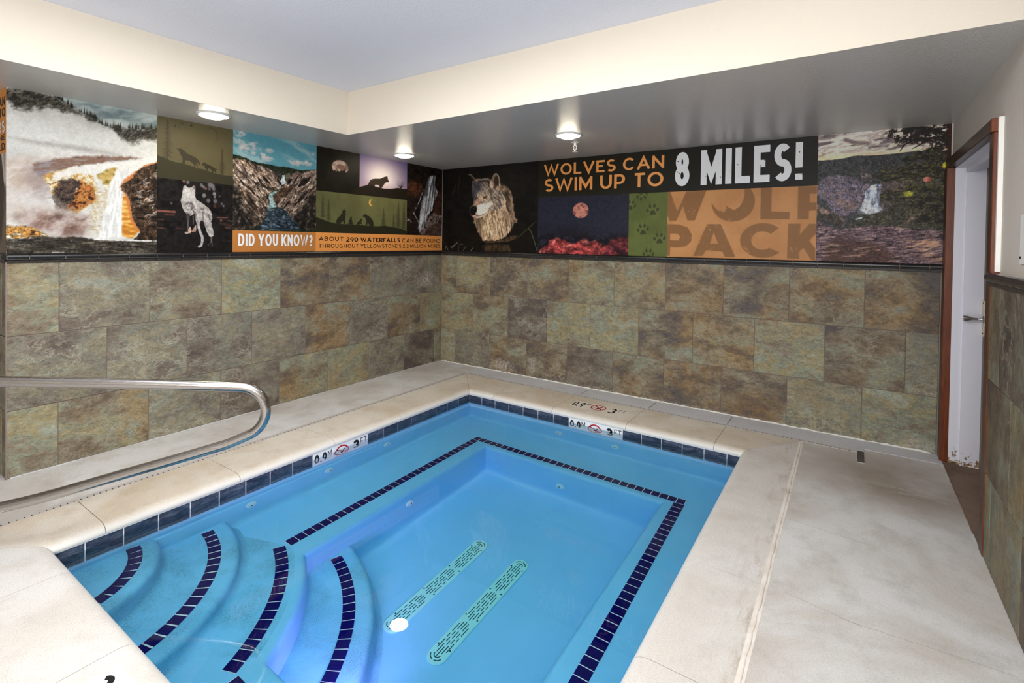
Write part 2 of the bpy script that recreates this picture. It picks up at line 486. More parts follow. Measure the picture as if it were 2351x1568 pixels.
# floor slab with the pool opening
PX0, PX1, PY0, PY1 = 1.054, 3.575, -3.955, -0.75
CX0, CX1, CY0, CY1 = 0.655, 3.905, -4.32, -0.30     # outer edge of the coping
b = MB()
for a, c in [((XL, YF), (XW, CY0)), ((XL, CY0), (CX0, YE)), ((-0.15, YE), (CX0, 0.15)), ((CX0, CY1), (XW, 0.15)), ((CX1, CY0), (XW, CY1))]:
    b.box((a[0], a[1], -0.12), (c[0], c[1], 0.0))
floor = struct('floor', b.me('floor'), DECK, 'pale stained concrete pool deck', 'floor')
# smooth painted gutter strip between the slot drain and the back wall
b = MB(); b.box((0.6, -0.272, -0.01), (4.30, -0.004, 0.003)); b.box((4.30, -0.2, -0.01), (4.74, -0.004, 0.0028))
link('painted_strip', b.me('painted_strip'), STRIP, floor)
b = MB(); b2 = MB()
for x in (2.03, 2.715, 3.375): b.box((x - 0.002, -0.25, 0.0), (x + 0.002, -0.05, 0.0042))
for x0, y0, x1, y1 in ((4.18, -2.318, 4.69, -2.288), (3.99, -2.274, 4.26, -2.322), (3.97, -2.95, 4.5, -2.97), (3.94, -1.60, 4.3, -1.64)):
    v = Vector((x1 - x0, y1 - y0))
    v = v.normalized() * 0.0008
    b2.prism([(x0 + v.y, y0 - v.x), (x1 + v.y, y1 - v.x), (x1 - v.y, y1 + v.x), (x0 - v.y, y0 + v.x)], -0.001, 0.0006)
link('score_line', b.me('score_line'), JOINT, floor)
link('score_line', b2.me('score_line'), SCORE, floor)
# slot drain: plastic strip with a row of slots
drain = link('slot_drain', None, None, floor)
b = MB(); b.box((0.612, -5.0, -0.02), (0.654, -0.272, 0.002)); b.box((0.654, -0.300, -0.02), (4.27, -0.272, 0.0036))
link('drain_strip', b.me('drain_strip'), DRAINPLASTIC, drain)
b = MB()
y = -4.95
while y < -0.31:
    b.box((0.641, y - 0.0028, 0.001), (0.652, y + 0.0028, 0.0027)); y += 0.0293
x = 0.69
while x < 4.24:
    b.box((x - 0.003, -0.297, 0.002), (x + 0.003, -0.287, 0.0043)); x += 0.0284
tag(link('slot', b.me('slot'), SLOT, drain), kind='stuff')
# little ribbed grate where the drain turns
gr = link('drain_grate', None, None, floor)
b = MB(); b.box((4.255, -0.50, -0.01), (4.302, -0.262, 0.0032)); link('grate_frame', b.me('grate_frame'), DRAINPLASTIC, gr)
rib = MB().box((-0.02, -0.004, 0), (0.02, 0.004, 0.004)).me('rib')
for k in range(10):
    link('rib', rib, LINER, gr, (4.2785, -0.485 + k * 0.0225, 0.0032))
# crumbly caulk along the foot of the back wall
rr = random.Random(3)
b = MB(); pts = []
x = 0.02
while x < 4.70:
    pts.append((x, -0.006 - rr.random() * 0.004, 0.004 + rr.random() * 0.006)); x += 0.025
b.tube(pts, [0.003 + rr.random() * 0.006 for _ in pts], 6)
link('caulk_bead', b.me('caulk_bead'), CAULK, floor)
b = MB(); pts = [(0.004, y, 0.003) for y in np.linspace(-3.88, -0.02, 60)]
b.tube(pts, [0.002 + rr.random() * 0.003 for _ in pts], 6)
link('caulk_bead', b.me('caulk_bead'), STRIP, floor)
th = MB().box((4.748, -1.37, -0.05), (5.0, -0.125, 0.0015)).me('threshold')
link('threshold', th, THRESH, floor)
b = MB(); pts = [(4.746 + 0.003 * rr.random(), y, 0.0) for i, y in enumerate(np.linspace(-1.2, -0.16, 30))]
b.tube(pts, [0.003 + rr.random() * 0.002 for _ in pts], 6)
link('threshold_edge', b.me('threshold_edge'), THRESH, floor)

# walls: grout bed behind the slate, plaster above
def wall_mesh(name, boxes):
    b = MB()
    for a, c, mid in boxes: b.box(a, c, mid)
    return b.me(name)
wl = struct('wall_left', wall_mesh('wall_left', [((-0.15, YE + 0.005, 0), (-0.005, 0.15, ZT + 0.03), 0), ((-0.15, YE + 0.0045, ZT + 0.03), (-0.004, 0.15, ZS + 0.02), 1)]),
            [GROUT, PL_WALL], 'slate tiled wall on the left of the pool', 'wall')
wb_ = struct('wall_back', wall_mesh('wall_back', [((-0.15, 0.005, 0), (XW + 0.01, 0.15, ZT + 0.03), 0), ((-0.15, 0.004, ZT + 0.03), (XW + 0.3, 0.15, ZS + 0.02), 1)]),
             [GROUT, PL_WALL], 'slate tiled wall behind the far end of the pool', 'wall')
DY0, DY1, DZ = -1.36, -0.125, 2.035   # door opening
wr = struct('wall_right', wall_mesh('wall_right', [((XW - 0.025, YF, 0), (XW + 0.17, DY0, ZT + 0.03), 0), ((XW, YF, ZT + 0.03), (XW + 0.17, DY0, ZS + 0.02), 1),
                                                  ((XW, DY0, DZ), (XW + 0.17, DY1, ZS + 0.02), 1), ((XW - 0.0, DY1, 0), (XW + 0.17, 0.15, ZS + 0.02), 1)]),
            [GROUT, PL_WALL], 'wall on the right with slate tiles below cream plaster and a door', 'wall')
wa = struct('wall_alcove', wall_mesh('wall_alcove', [((XL, YE + 0.005, 0), (-0.02, YE + 0.15, ZT + 0.03), 0), ((XL, YE + 0.004, ZT + 0.03), (-0.02, YE + 0.15, ZS + 0.02), 1)]),
            [GROUT, PL_WALL], 'return wall at the far left edge round the outside corner', 'wall')
struct('wall_front', wall_mesh('wall_front', [((XL, YF - 0.15, 0), (XW + 0.17, YF, ZS + 0.4), 0), ((XL - 0.15, YF, 0), (XL, YE + 0.15, ZS + 0.4), 0)]), [PL_WALL],
       'cream wall behind the camera', 'wall')

tile_cache = {}
def wall_tile(parent, w, h, loc, rotz, mat, nm='tile', d=0.009, ch=0.0025):
    key = (round(w, 3), round(h, 3), mat.name)
    if key not in tile_cache:
        tile_cache[key] = slab_mesh(nm, w, h, d, ch)
        tile_cache[key].materials.append(mat)
    return link(nm, tile_cache[key], None, parent, loc, rotz)
g2 = 0.0022
def course(parent, joints, lo, hi, z0, z1, place, mat):
    js = [lo] + sorted(j for j in joints if lo + 0.012 < j < hi - 0.012) + [hi]
    for a, c in zip(js[:-1], js[1:]):
        h = z1 - z0 - 2 * g2
        loc, rot = place((a + c) / 2, (z0 + z1) / 2)
        wall_tile(parent, c - a - 2 * g2, h, loc, rot, mat)
PI2 = math.pi / 2
for row, (z0, z1) in enumerate([(LV[2], LV[3]), (LV[1], LV[2]), (LV[0], LV[1])]):
    aL = (0.1073, 0.3623, 0.1125)[row]
    aB = (0.2400, 0.4935, 0.2367)[row]
    aR = (1.645, 1.868, 1.565)[row]
    course(wl, [-(aL + n * T) for n in range(9)], YE, 0.0, z0, z1, lambda a, z: ((0.0, a, z), PI2), SLATE)
    course(wb_, [aB + n * T for n in range(10)], 0.0, 4.728, z0, z1, lambda a, z: ((a, 0.0, z), 0.0), SLATE)
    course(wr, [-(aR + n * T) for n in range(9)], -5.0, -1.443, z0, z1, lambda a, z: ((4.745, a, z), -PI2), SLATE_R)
    course(wa, [-(0.10 + 0.25 * (row % 2) + n * T) for n in range(3)], -1.2, 0.0, z0, z1, lambda a, z: ((a, YE, z), 0.0), SLATE)
# thin edge strip on the outside corner
link('corner_strip', MB().box((-0.006, YE - 0.003, 0), (0.0015, YE + 0.004, ZT)).me('corner_strip'), GROUT, wl)

# chair rail: half round pencil tiles over a flat liner course
def half_round(name, L, r=0.021):
    n = 8
    prof = [(0.004, -r)] + [(-r * 0.95 * math.cos(t), r * math.sin(t)) for t in np.linspace(-PI2, PI2, n)] + [(0.004, r)]
    vs = [(-L / 2, y, z) for y, z in prof] + [(L / 2, y, z) for y, z in prof]
    k = len(prof)
    fs = [(i, i + 1, k + i + 1, k + i) for i in range(k - 1)] + [tuple(range(k - 1, -1, -1)), tuple(range(k, 2 * k)), (k - 1, 0, k, 2 * k - 1)]
    m = MB().add(vs, fs).me(name, 40)
    m.materials.append(BLACK_TRIM)
    return m
TP = 0.1723
pencil = half_round('pencil_tile', TP - 0.004)
liner = slab_mesh('liner_tile', TP - 0.004, 0.022, 0.012, 0.002); liner.materials.append(LINER)
def rail(name, lo, hi, phase, place, label):
    t = tag(empty(name), label, 'trim', None, 'structure')
    k = math.ceil((lo - phase) / TP) - 1
    while True:
        a = phase + k * TP; c = a + TP; k += 1
        if a >= hi - 0.01: break
        a, c = max(a, lo), min(c, hi)
        if c - a < 0.015: continue
        if abs(c - a - TP) < 1e-4: me, ml = pencil, liner
        else:
            me = half_round('pencil_tile', c - a - 0.004); ml = slab_mesh('liner_tile', c - a - 0.004, 0.022, 0.012, 0.002); ml.materials.append(LINER)
        loc, rot = place((a + c) / 2, 1.3445); link('pencil_tile', me, None, t, loc, rot)
        loc, rot = place((a + c) / 2, 1.3175); loc = (loc[0] + (0.005 if rot == PI2 else -0.005 if rot == -PI2 else 0), loc[1] - (0.005 if rot == 0 else 0), loc[2]); link('liner_tile', ml, None, t, loc, rot)
    return t
def grout_bar(t, a, c):
    link('grout_bed', MB().box(a, c).me('grout_bed'), GROUT, t)
t1 = rail('trim_1', YE, 0.0, -0.0043, lambda a, z: ((0.002, a, z), PI2), 'black glazed chair rail on the left wall')
grout_bar(t1, (-0.004, YE, 1.330), (0.017, -0.001, 1.352))
t2 = rail('trim_2', 0.0, 4.73, 1.3899 - 8 * TP, lambda a, z: ((a, -0.002, z), 0.0), 'black glazed chair rail on the back wall')
grout_bar(t2, (0.0, -0.017, 1.330), (4.728, 0.004, 1.352))
t3 = rail('trim_3', -5.0, -1.43, -1.43, lambda a, z: ((4.742, a, z), -PI2), 'black glazed chair rail on the right wall')
grout_bar(t3, (4.727, -5.0, 1.330), (4.75, -1.44, 1.352))
t4 = rail('trim_4', -1.2, 0.006, 0.0, lambda a, z: ((a, YE - 0.002, z), 0.0), 'black glazed chair rail on the return wall')

# ceiling: raised tray with a dropped soffit round it
FX0, FX1, FY = 0.66, 0.622, -1.9435      # inner corner of the tray
tray = [(FX0, FY), (4.80, -1.998), (4.80, -5.75), (0.595, -5.75)]
b = MB(); b.box((0.4, -5.9, ZC), (4.95, -1.7, ZC + 0.1))
ceil = struct('ceiling', b.me('ceiling'), PL_CEIL, 'textured white raised tray ceiling', 'ceiling')
def soffit_mesh(poly):
    return MB().prism(poly, ZS, ZS + 0.03).me('soffit')
for poly in ([(XL, 0.15), (XL, YF), (0.59, YF), (0.595, -5.75), (FX0, FY), (FX0, 0.15)], [(FX0, 0.15), (FX0, FY), (4.95, -2.0), (4.95, 0.15)], [(0.59, YF), (4.95, YF), (4.95, -5.75), (0.595, -5.75)]):
    link('soffit', soffit_mesh(poly), PL_SOFFIT, ceil)
for a, c, nx in ((tray[0], tray[1], (0, 1)), (tray[3], tray[0], (-1, 0)), (tray[2], tray[3], (0, -1))):
    w = 0.03
    a = (a[0] - nx[0] * 0.002, a[1] - nx[1] * 0.002); c = (c[0] - nx[0] * 0.002, c[1] - nx[1] * 0.002)
    poly = [a, c, (c[0] + nx[0] * w, c[1] + nx[1] * w), (a[0] + nx[0] * w, a[1] + nx[1] * w)]
    link('fascia', MB().prism(poly, ZS + 0.0005, ZC + 0.01).me('fascia'), PL_FASCIA, ceil)

# ------------------------------------------------------------------ door in the right wall
door = tag(empty('door_1', (4.76, -0.74, 0)), 'white door reveal with dark red wood casing and a chrome knob', 'door', None, 'structure')
def dpart(name, a, c, mat, parent=door, ch=0.0):
    me = MB().box(a, c).me(name)
    if ch:
        bm = bmesh.new(); bm.from_mesh(me)
        bmesh.ops.bevel(bm, geom=bm.edges[:], offset=ch, segments=1, affect='EDGES'); bm.to_mesh(me); bm.free()
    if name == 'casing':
        me.materials.append(WOOD_SHADE); me.materials.append(WOOD_LIT)
        me.polygons.foreach_set('material_index', [1 if abs(p.normal.y) > 0.6 else 0 for p in me.polygons])  # y-facing edges take the painted-lit tone, other faces the painted-shade tone
    o = link(name, me, mat, parent)
    o.matrix_parent_inverse = parent.matrix_world.inverted() if parent is not door else Matrix.Translation((-4.76, 0.74, 0))
    return o
CF = 4.730   # face of the casing
dpart('casing', (CF, DY1, 0), (XW + 0.003, -0.028, DZ), WOOD_SHADE, ch=0.003)
dpart('casing', (4.742, DY0 - 0.08, 0), (XW + 0.003, DY0, DZ), WOOD_SHADE, ch=0.003)
dpart('casing', (CF + 0.003, DY0 - 0.08, DZ), (XW + 0.003, -0.028, DZ + 0.064), WOOD_SHADE, ch=0.003)
jamb = dpart('jamb', (XW, DY1 - 0.006, 0), (4.935, DY1 + 0.02, DZ + 0.01), DOORWHITE)
dpart('door_stop', (4.832, DY1 - 0.02, 0), (4.935, DY1 - 0.004, DZ), DOORWHITE)
dpart('head_jamb', (XW, DY0, DZ - 0.006), (4.935, DY1, DZ + 0.02), DOORWHITE)
dpart('door_stop', (4.832, DY0, DZ - 0.022), (4.935, DY1, DZ - 0.004), DOORWHITE)
dpart('door_stop', (4.832, DY0, DZ - 0.04), (4.87, DY1, DZ - 0.022), DOORWHITE)
dpart('jamb', (XW, DY0 - 0.02, 0), (4.935, DY0, DZ + 0.01), DOORWHITE)
leaf = dpart('door_leaf', (4.932, DY0, 0.006), (4.975, DY1 - 0.02, DZ - 0.02), DOORLEAF)
plate = dpart('lock_plate', (4.926, -0.205, 0.90), (4.933, -0.15, 1.135), PLATE, ch=0.001)
b = MB(); b.lathe([(0.0, 4.920), (0.032, 4.920), (0.036, 4.9235), (0.036, 4.927)], 24, 'x', (0, -0.178, 1.012))
b.lathe([(0.006, 4.826), (0.017, 4.826), (0.0215, 4.831), (0.0215, 4.845), (0.016, 4.862), (0.009, 4.882), (0.0085, 4.905), (0.012, 4.912), (0.013, 4.922)], 20, 'x', (0, -0.178, 1.012))
kn = link('knob', b.me('knob', 35), CHROME, door); kn.matrix_parent_inverse = Matrix.Translation((-4.76, 0.74, 0))
for z in (0.92, 1.12):
    b = MB(); b.lathe([(0.0, 4.9235), (0.005, 4.9235), (0.005, 4.927)], 10, 'x', (0, -0.19, z))
    s_ = link('screw', b.me('screw', 35), SLOT, door); s_.matrix_parent_inverse = Matrix.Translation((-4.76, 0.74, 0))
# white filler board between casing and plaster
fb = dpart('filler_strip', (4.757, DY0 - 0.099, 1.372), (XW + 0.002, DY0 - 0.08, DZ + 0.066), WHITE_METAL)

# white notice plate whose edge shows at the far right
sg = tag(empty('wall_plate', (4.772, -1.90, 1.52)), 'white plate on the cream wall cut by the right edge of the picture', 'plate')
b = MB(); b.box((-0.006, -0.06, -0.10), (0.004, 0.074, 0.10)); link('plate', b.me('plate'), WHITE_METAL, sg)
b = MB(); b.lathe([(0, -0.009), (0.006, -0.009), (0.006, -0.005)], 10, 'x', (0, 0.058, -0.075)); link('screw', b.me('screw'), SLOT, sg)

# ------------------------------------------------------------------ pool
pool = tag(empty('pool', (2.3, -2.35, 0)), 'blue sunken hot tub with bench, curved steps, dark waterline tiles and cream coping', 'pool')
PINV = Matrix.Translation((-2.3, 2.35, 0))
def pp(name, me, mat, loc=(0, 0, 0), rot=0.0):
    o = link(name, me, mat, pool, loc, rot); o.matrix_parent_inverse = PINV; return o
ZB, ZF, ZW = -0.54, -0.97, -0.09
def inset_ring(d, z):
    return [(PX0 + d, PY0 + d, z), (PX1 - d, PY0 + d, z), (PX1 - d, PY1 - d, z), (PX0 + d, PY1 - d, z)]
# pit outline below the bench, counter-clockwise, with the curved corner bench
NX0, NX1, NY0, NY1 = 1.62, 3.175, -3.53, -1.235
cc, R3 = (1.103, -4.006), 1.13
a0 = math.asin((NY0 - cc[1]) / R3); a1 = math.acos((NX0 - cc[0]) / R3)
arc3 = [(cc[0] + R3 * math.cos(t), cc[1] + R3 * math.sin(t)) for t in np.linspace(a0, a1, 26)]
pit = arc3[::-1][::-1]
# order: near-right -> back-right -> back-left -> down the left side -> arc back to the near side
pit = [(NX1, NY0), (NX1, NY1), (NX0, NY1)] + arc3[::-1]
def offset_poly(P, d):
    n = len(P); out = []
    for i in range(n):
        p0, p1, p2 = Vector(P[i - 1]), Vector(P[i]), Vector(P[(i + 1) % n])
        e1, e2 = (p1 - p0).normalized(), (p2 - p1).normalized()
        n1, n2 = Vector((-e1.y, e1.x)), Vector((-e2.y, e2.x))
        m = (n1 + n2)
        m = m / max(m.length_squared, 1e-6) * 2
        out.append((p1.x + m.x * d / 1, p1.y + m.y * d / 1) if True else None)
        s = (n1 + n2); k = d / max(0.3, (1 + n1.dot(n2)))
        out[-1] = (p1.x + s.x * k, p1.y + s.y * k)
    return out
bm = bmesh.new()
def add_ring(pts): return [bm.verts.new(p) for p in pts]
def bridge(r0, r1):
    n = len(r0)
    for i in range(n):
        bm.faces.new((r0[i], r0[(i + 1) % n], r1[(i + 1) % n], r1[i]))
prof = [(0.0, -0.04), (0.0, -0.294), (0.009, -0.298), (0.013, -0.306), (0.015, -0.485), (0.022, -0.515), (0.04, -0.533), (0.07, ZB)]
rings = [add_ring(inset_ring(d, z)) for d, z in prof]
for r0, r1 in zip(rings[:-1], rings[1:]): bridge(r0, r1)
prof2 = [(-0.012, ZB), (0.006, ZB - 0.003), (0.018, ZB - 0.012), (0.027, ZB - 0.027), (0.031, ZB - 0.05), (0.035, -0.89), (0.042, -0.925), (0.06, -0.952), (0.09, -0.966), (0.12, ZF)]
rp = [add_ring([(x, y, z) for x, y in offset_poly(pit, d)]) for d, z in prof2]
for r0, r1 in zip(rp[:-1], rp[1:]): bridge(r0, r1)
def edges_of(r):
    return [bm.edges.get((r[i], r[(i + 1) % len(r)])) or bm.edges.new((r[i], r[(i + 1) % len(r)])) for i in range(len(r))]
bmesh.ops.triangle_fill(bm, edges=edges_of(rings[-1]) + edges_of(rp[0]), use_beauty=True)
bm.faces.new(rp[-1])
bmesh.ops.recalc_face_normals(bm, faces=bm.faces)
me = bpy.data.meshes.new('shell'); bm.to_mesh(me); bm.free()
me.polygons.foreach_set('use_smooth', [True] * len(me.polygons)); me.set_sharp_from_angle(angle=math.radians(42))
pp('shell', me, SHELL)
# curved steps
def step_mesh(c, R, z, zb, t0, t1, tail):
    ts = np.linspace(t0, t1, 30)
    vs, fs = [], []
    pr = [(-0.03, z), (-0.012, z - 0.001), (0.0, z - 0.004), (0.012, z - 0.012), (0.019, z - 0.026), (0.022, z - 0.05), (0.027, zb + 0.035), (0.036, zb + 0.014), (0.055, zb + 0.003), (0.075, zb - 0.002)]
    n = len(ts)
    for dr, zz in pr:
        vs += [(c[0] + (R + dr) * math.cos(t), c[1] + (R + dr) * math.sin(t), zz) for t in ts]
    for i in range(len(pr) - 1):
        for k in range(n - 1):
            fs.append((i * n + k, i * n + k + 1, (i + 1) * n + k + 1, (i + 1) * n + k))
    ci = len(vs); vs += [(x, y, z) for x, y in tail]
    fs.append(tuple(range(n)) + tuple(ci + i for i in range(len(tail))))
    return MB().add(vs, fs).me('step', 42)
pp('step', step_mesh((1.02, -4.0), 0.475, -0.285, -0.445, -0.05, 1.52, [(1.04, -3.97)]), SHELL_STEP)
pp('step', step_mesh((1.0, -4.01), 0.86, -0.44, ZB, 0.02, 1.53, [(1.04, -3.98)]), SHELL_STEP)
pp('step', step_mesh((1.367, -3.851), 1.20, -0.75, ZF, 0.22, 1.38, [(1.60, -3.0), (1.62, -3.10), (1.8, -3.3), (2.05, -3.5), (2.1, -3.58)]), SHELL_STEP)
# step-coloured top of the curved bench corner
ts = np.linspace(0.46, 1.17, 24)
ring = [(cc[0] + 1.10 * math.cos(t), cc[1] + 1.10 * math.sin(t)) for t in ts]
inn = [(1.0 + 0.88 * math.cos(t), -4.01 + 0.88 * math.sin(t)) for t in np.linspace(1.40, 0.35, 24)]
vs = [(x, y, ZB + 0.0008) for x, y in ring + inn]
pp('step_pad', mesh('step_pad', vs, [tuple(range(len(vs)))]), SHELL_STEP)
# water
b = MB(); b.add([(PX0, PY0, ZW), (PX1, PY0, ZW), (PX1, PY1, ZW), (PX0, PY1, ZW)], [(0, 1, 2, 3)])
wm = mesh('water', b.v, b.f)
pp('water', wm, WATER)

# coping stones: flat top, bullnose to the pool
def coping_prof(width, lip=0.010):
    pr = [(-width, -0.06), (-width, -0.003), (-width + 0.003, 0.0), (-0.056, 0.0)]
    for t in np.linspace(PI2, 0.0, 8)[1:]:
        pr.append((-0.056 + (0.056 + lip) * math.cos(t), -0.040 + 0.040 * math.sin(t)))
    pr += [(lip - 0.002, -0.046), (-0.004, -0.048), (-0.004, -0.06)]
    return pr
def coping(p0, p1, nrm, width, cut0, cut1, mat):
    """stone from p0 to p1 along the pool edge line, nrm = towards the pool, cut = miter slope at the ends"""
    e = Vector(p1) - Vector(p0); L = e.length; e.normalize()
    pr = coping_prof(width); n = len(pr)
    vs, fs = [], []
    for s, cut, g in ((0, cut0, 0.0016), (L, cut1, -0.0016)):
        for d, z in pr:
            q = Vector(p0) + e * (s + g + cut * d) + Vector(nrm) * d
            vs.append((q.x, q.y, z))
    for i in range(n):
        j = (i + 1) % n
        fs.append((i, j, n + j, n + i))
    fs += [tuple(range(n - 1, -1, -1)), tuple(range(n, 2 * n))]
    o = pp('coping_stone', MB().add(vs, fs).me('coping_stone', 35), mat)
    return o
wL, wB, wR, wN = PX0 - CX0, CY1 - PY1, CX1 - PX1, PY0 - CY0
jl = [-3.955, -3.735, -3.045, -2.345, -1.677, -1.0, PY1]
for i in range(6):
    coping((PX0, jl[i]), (PX0, jl[i + 1]), (1, 0), wL, 0.0 if i else wN / wL, 0 if i < 5 else -wB / wL, COPING)
jb = [PX0, 1.354, 2.003, 2.692, 3.376, 3.575]
for i in range(5):
    coping((jb[i], PY1), (jb[i + 1], PY1), (0, -1), wB, wL / wB if i == 0 else 0, 0 if i < 4 else -wR / wB, COPING)
jr = [PY1, -0.888, -1.595, -2.278, -2.951, -3.62, -3.955]
for i in range(6):
    coping((PX1, jr[i]), (PX1, jr[i + 1]), (-1, 0), wR, wB / wR if i == 0 else 0, 0 if i < 5 else -wN / wR, COPING_W)
jn = [PX0, 1.36, 2.047, 2.73, 3.41, PX1]
for i in range(5):
    coping((jn[i], PY0), (jn[i + 1], PY0), (0, 1), wN, wL / wN if i == 0 else 0, 0 if i < 4 else -wR / wN, COPING_W)
# the joints show as thin sandy lines: bed mesh just under the stones
b = MB()
for (xa, xb, ya, yb) in ((CX0, PX0 - 0.07, CY0, CY1), (PX0 - 0.07, PX1 + 0.07, PY1 + 0.07, CY1), (PX1 + 0.07, CX1, CY0, CY1), (PX0 - 0.07, PX1 + 0.07, CY0, PY0 - 0.07)):
    b.box((xa, ya, -0.1), (xb, yb, -0.004))
pp('mortar_bed', b.me('mortar_bed'), JOINT)
b = MB()
pts = [(CX1 + 0.002 + 0.004 * rr.random(), y, -0.0035 + 0.001 * rr.random()) for y in np.linspace(-4.3, -0.32, 90)]
b.tube(pts, [0.005 + rr.random() * 0.004 for _ in pts], 8)
b.box((CX1 - 0.01, -4.3, -0.02), (CX1 + 0.02, -0.31, 0.0008))
pp('mortar_joint', b.me('mortar_joint', 60), MORTAR)

# waterline tiles
wlt = slab_mesh('waterline_tile', 0.1565, 0.163, 0.008, 0.002); wlt.materials.append(WATERLINE)
ZTC = -0.1345
yj = [-3.818 + 0.1622 * k for k in range(-1, 19)]
mark_l = (-2.527, -2.034)
b = MB()
b.box((PX0 - 0.004, PY0, -0.217), (PX0 + 0.0005, PY1, -0.046)); b.box((PX0, PY1 - 0.0005, -0.217), (PX1, PY1 + 0.004, -0.046))
b.box((PX1 - 0.0005, PY0, -0.217), (PX1 + 0.004, PY1, -0.046)); b.box((PX0, PY0 - 0.004, -0.217), (PX1, PY0 + 0.0005, -0.046))
b.box((PX0, PY0, -0.0525), (PX0 + 0.004, PY1, -0.0465)); b.box((PX0, PY1 - 0.004, -0.0525), (PX1, PY1, -0.0465))
pp('tile_grout', b.me('tile_grout'), WHITE_GROUT)
def wl_tile(a, c, place, me=None, nm='waterline_tile', mat=WATERLINE):
    if abs(c - a - 0.1605) > 0.004 or mat is not WATERLINE:
        me_ = slab_mesh(nm, c - a - 0.004, 0.163, 0.008, 0.002); me_.materials.append(mat)
    else: me_ = wlt
    loc, rot = place((a + c) / 2)
    return pp(nm, me_, None, loc, rot)
pl_ = lambda a: ((PX0 + 0.003, a, ZTC), PI2)
pb_ = lambda a: ((a, PY1 - 0.003, ZTC), 0.0)
def frange(lo, hi, joints):
    js = [lo] + [j for j in joints if lo + 0.02 < j < hi - 0.02] + [hi]
    return list(zip(js[:-1], js[1:]))
for a, c in frange(PY0, mark_l[0], [-3.818 + 0.1622 * k for k in range(30)]) + frange(mark_l[1], PY1, [-1.8721 + 0.1590 * k for k in range(9)]):
    wl_tile(a, c, pl_)
mark_b = (2.172, 2.667)
for a, c in frange(PX0, mark_b[0], [1.054 + 0.1605 * k for k in range(9)][1:]) + frange(mark_b[1], PX1, [2.826 + 0.1607 * k for k in range(9)]):
    wl_tile(a, c, pb_)
for a, c in frange(PY0, PY1, [PY0 + 0.1605 * k for k in range(30)]):
    wl_tile(a, c, lambda q: ((PX1 - 0.003, q, ZTC), -PI2))
for a, c in frange(PX0, PX1, [PX0 + 0.1605 * k for k in range(30)]):
    wl_tile(a, c, lambda q: ((q, PY0 + 0.003, ZTC), math.pi))

# ------------------------------------------------------------------ lettering: stroke glyphs as flat ribbons
def arc(cx, cy, rx, ry, a, b_, n=10):
    return [(cx + rx * math.cos(math.radians(t)), cy + ry * math.sin(math.radians(t))) for t in np.linspace(a, b_, n)]
